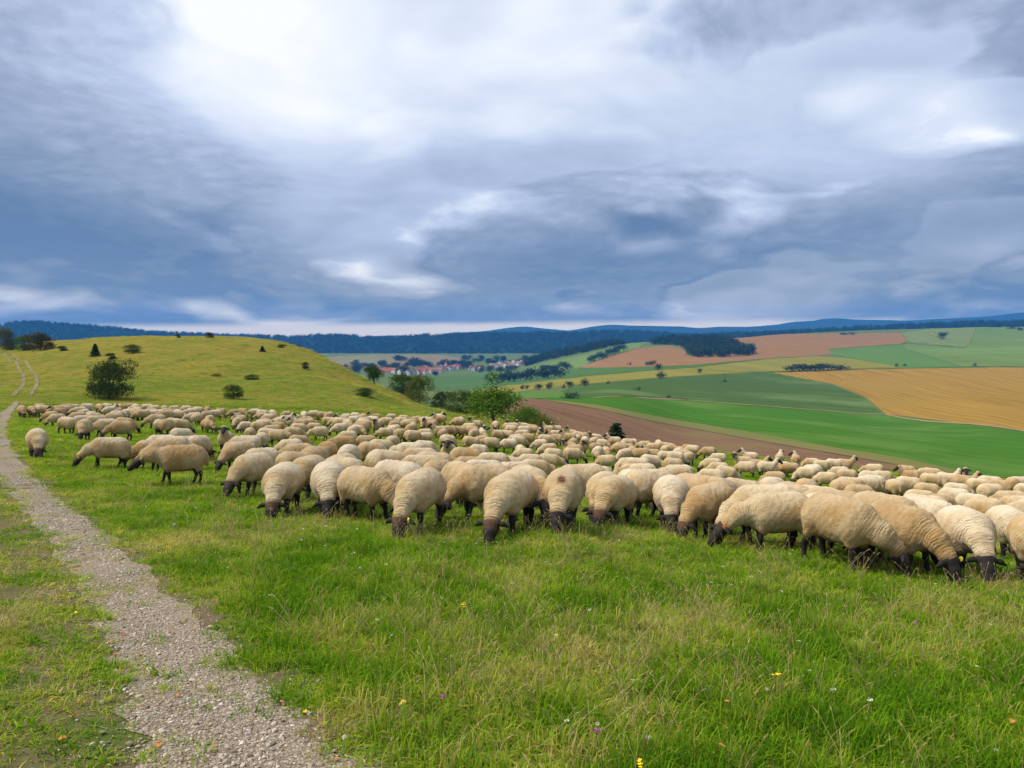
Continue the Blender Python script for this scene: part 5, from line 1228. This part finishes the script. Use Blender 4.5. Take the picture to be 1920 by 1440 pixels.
scl = np.stack([sc, sc, np.where(st_ & (idx < 13), sz, hs)], -1); scl[(idx >= 10) & (idx < 13)] = np.stack([rng.uniform(.7, 1.15, n)] * 3, -1)[(idx >= 10) & (idx < 13)]
print('GRASS', n)
scatter('grass', GP, np.stack([X, Y, hz(X, Y)], -1), np.stack([rng.normal(0, .08, n), rng.normal(0, .08, n), rng.uniform(0, 6.28, n)], -1), scl, idx, tint, 'short green and straw-coloured meadow grass of the grazing slope', 'grass')

# ------------------------------------------------------------------ small flowers and fallen leaves
def flower_mesh(name, R_, n, cup, h):
    V = [(0, 0, h)]; f = []
    for i in range(n):
        a = 6.283 * i / n; w = 2.6 / n
        for q, rr_ in ((-w, .75), (0, 1.0), (w, .75)): V.append((R_ * rr_ * math.cos(a + q), R_ * rr_ * math.sin(a + q), h + cup))
        f.append([0, 1 + 3 * i, 2 + 3 * i, 3 + 3 * i])
    return np.array(V), np.array(f)
M_WHITE = flat('petals_white', (.78, .78, .74), var=.05); M_YEL = flat('petals_yellow', (.85, .62, .03), var=.08); M_PINK = flat('petals_pink', (.52, .16, .40), var=.15, scale=60); M_STEM = flat('flower_stem', (.09, .16, .03))
def umbel(seed):
    rs = np.random.default_rng(seed); parts = []
    for i in range(14):
        v, f = flower_mesh('x', .0045, 5, .001, 0); a = rs.uniform(0, 6.28); r = .020 * math.sqrt(rs.random()); parts.append((v + (r * math.cos(a), r * math.sin(a), .15 + rs.normal(0, .002)), f))
    V, Fs = join(parts); return mesh('white_flower', V, Fs, False)
n = 330; r = np.sqrt(rng.uniform(3 ** 2, 13 ** 2, n)); ph = rng.uniform(-.6, .6, n); X, Y = r * np.sin(ph), r * np.cos(ph); pd, side = path_dist(X, Y); k = pd > .45; X, Y = X[k], Y[k]; n = len(X)
scatter('white_flowers', [(umbel(i), M_WHITE) for i in range(3)], np.stack([X, Y, hz(X, Y)], -1), np.stack([rng.normal(0, .2, n), rng.normal(0, .2, n), rng.uniform(0, 6.28, n)], -1), np.stack([rng.uniform(.35, .7, n)] * 3, -1), rng.integers(0, 3, n), rng.random(n), 'tiny white flower heads sprinkled through the meadow grass', 'flowers')
def flower(px, py, kind, label):
    g = hit(px, py, lift=.16); o = empty('flower', g, random.uniform(0, 6), label=label, cat='flower', group='single coloured flowers in the grass')
    sv, sf = tube([(0, 0, 0), (.008, 0, .08), (.004, .004, .16)], [.0018, .0016, .0013], 5); obj('stem', mesh('stem', sv, sf), M_STEM, parent=o)
    if kind == 'y':
        parts = []
        for i in range(5):
            v, f = flower_mesh('x', .009, 5, .004, 0); parts.append((v + (random.uniform(-.02, .02), random.uniform(-.02, .02), .16 + random.uniform(-.012, .02)), f))
        V, Fs = join(parts); obj('blossom', mesh('blossom', V, Fs, False), M_YEL, parent=o)
    else:
        C = rvec(90) * (.0095, .0095, .0085) + (0.004, .004, .172); V, f = leaves(C, .0038, 0); obj('blossom', mesh('blossom', V, f, False), M_PINK, parent=o)
for px, py, kd, lb in ((868, 1136, 'y', 'bright yellow flower cluster in the grass below the front row'), (833, 1310, 'p', 'pale pink clover head near the path edge'), (1120, 1376, 'p', 'magenta clover head low in the grass at the bottom'),
                       (1455, 1268, 'y', 'dull yellow flower in the grass right of centre'), (1718, 1172, 'p', 'faint purple clover in the grass under the right front sheep'), (1200, 1432, 'y', 'yellow flower at the bottom edge of the picture')):
    flower(px, py, kd, lb)
M_LEAF_O = [flat('fallen_leaf_orange', (.52, .20, .05), .6, .25, .2, 40), flat('fallen_leaf_yellow', (.66, .43, .05), .6, .25, .15, 40), flat('fallen_leaf_brown', (.30, .12, .05), .6, .25, .2, 40)]
def leaf_shape(seed):
    rs = np.random.default_rng(seed); n = 9; V = []; 
    for i in range(n):
        s = i / (n - 1); w = math.sin(math.pi * s ** .8) * .34 + .004; z = .16 * math.sin(s * 3.1 + rs.uniform(0, 1)) ; c = .13 * rs.uniform(.6, 1.4)
        V += [(s - .5, -w * (1 + .15 * math.sin(i * 2.3)), z + c), (s - .5, 0, z), (s - .5, w * (1 + .15 * math.cos(i * 2.9)), z + c)]
    f = [[3 * i + j, 3 * i + 3 + j, 3 * i + 4 + j, 3 * i + 1 + j] for i in range(n - 1) for j in (0, 1)]
    return mesh('fallen_leaf', np.array(V), np.array(f))
LS = [leaf_shape(i) for i in range(4)]
LVS = [(362,1180,0,'on the gravel halfway down the path'),(323,1187,0,'on the gravel left of the halfway leaf'),(230,1190,2,'at the left rim of the path'),(208,1205,0,'on the left verge beside the path'),(215,1228,2,'under the others on the left verge'),(262,1228,0,'at the left gravel edge'),(225,1262,0,'in the leaf patch on the left verge'),(240,1258,2,'right in the leaf patch on the left verge'),
       (142,1150,1,'small and yellow far up the left verge'),(157,1319,0,'in the thin turf of the left verge'),(134,1345,0,'next to a grass tuft on the left verge'),(116,1387,0,'low on the left verge near the corner'),(333,1305,0,'in the middle of the gravel'),(295,1400,0,'at the bottom on the left gravel edge'),(530,1318,0,'large and pale on the right gravel edge'),(537,1330,1,'touching the large pale leaf'),
       (571,1337,1,'bright yellow on a moss tuft right of the path'),(610,1326,2,'reddish in the grass right of the path'),(628,1350,0,'two steps right of the yellow leaf'),(648,1345,1,'curled at the right grass edge'),(600,1412,2,'long and brown at the bottom right of the gravel'),(632,1425,0,'at the very bottom right of the gravel'),(98,1055,2,'far up on the path'),(80,942,2,'brown at the far bend of the path'),(755,1350,1,'yellow in the grass right of the path'),(1362,1345,0,'orange in the meadow right of centre'),(1352,1433,0,'at the bottom edge of the meadow'),(1895,1382,0,'in the bottom right corner of the meadow')]
CN = ['orange', 'yellow', 'brown']
for i, (px, py, c_, wh) in enumerate(LVS):
    g = hit(px, py, lift=.012)
    cn = '' if any(w in wh for w in CN) else CN[c_] + ' '
    inm = px > 700
    o = obj('fallen_leaf', matted(LS[i % 4], M_LEAF_O[c_]), None, loc=g + (0, 0, .09 if inm else .014), label='fallen %sleaf %s' % (cn, wh), cat='leaf', group='fallen autumn leaves along the path')
    s = random.uniform(.024, .042); o.scale = (s, s, s); o.rotation_euler = (random.uniform(-.3, .3), random.uniform(-.3, .3), random.uniform(0, 6.28))

# ------------------------------------------------------------------ haze
HX = 9300.0; HTOP = 215.0; HBOT = -101.0
hv, hf = box(-HX, HX, -300, 8600, HBOT, HTOP)
M_HAZE = bpy.data.materials.new('haze'); M_HAZE.use_nodes = True; M_HAZE.node_tree.nodes.clear(); t = NT(M_HAZE.node_tree)
pv = t.n('ShaderNodeVolumePrincipled', None, Color=(.06, .37, .97, 1), Density=1.3e-4, Anisotropy=0.0)
ho = t.n('ShaderNodeOutputMaterial'); t.t.links.new(pv.outputs[0], ho.inputs['Volume'])
haze = obj('haze', mesh('haze', hv, hf, False), M_HAZE, kind='stuff', label='thin blue haze filling the air over the valley', cat='haze')
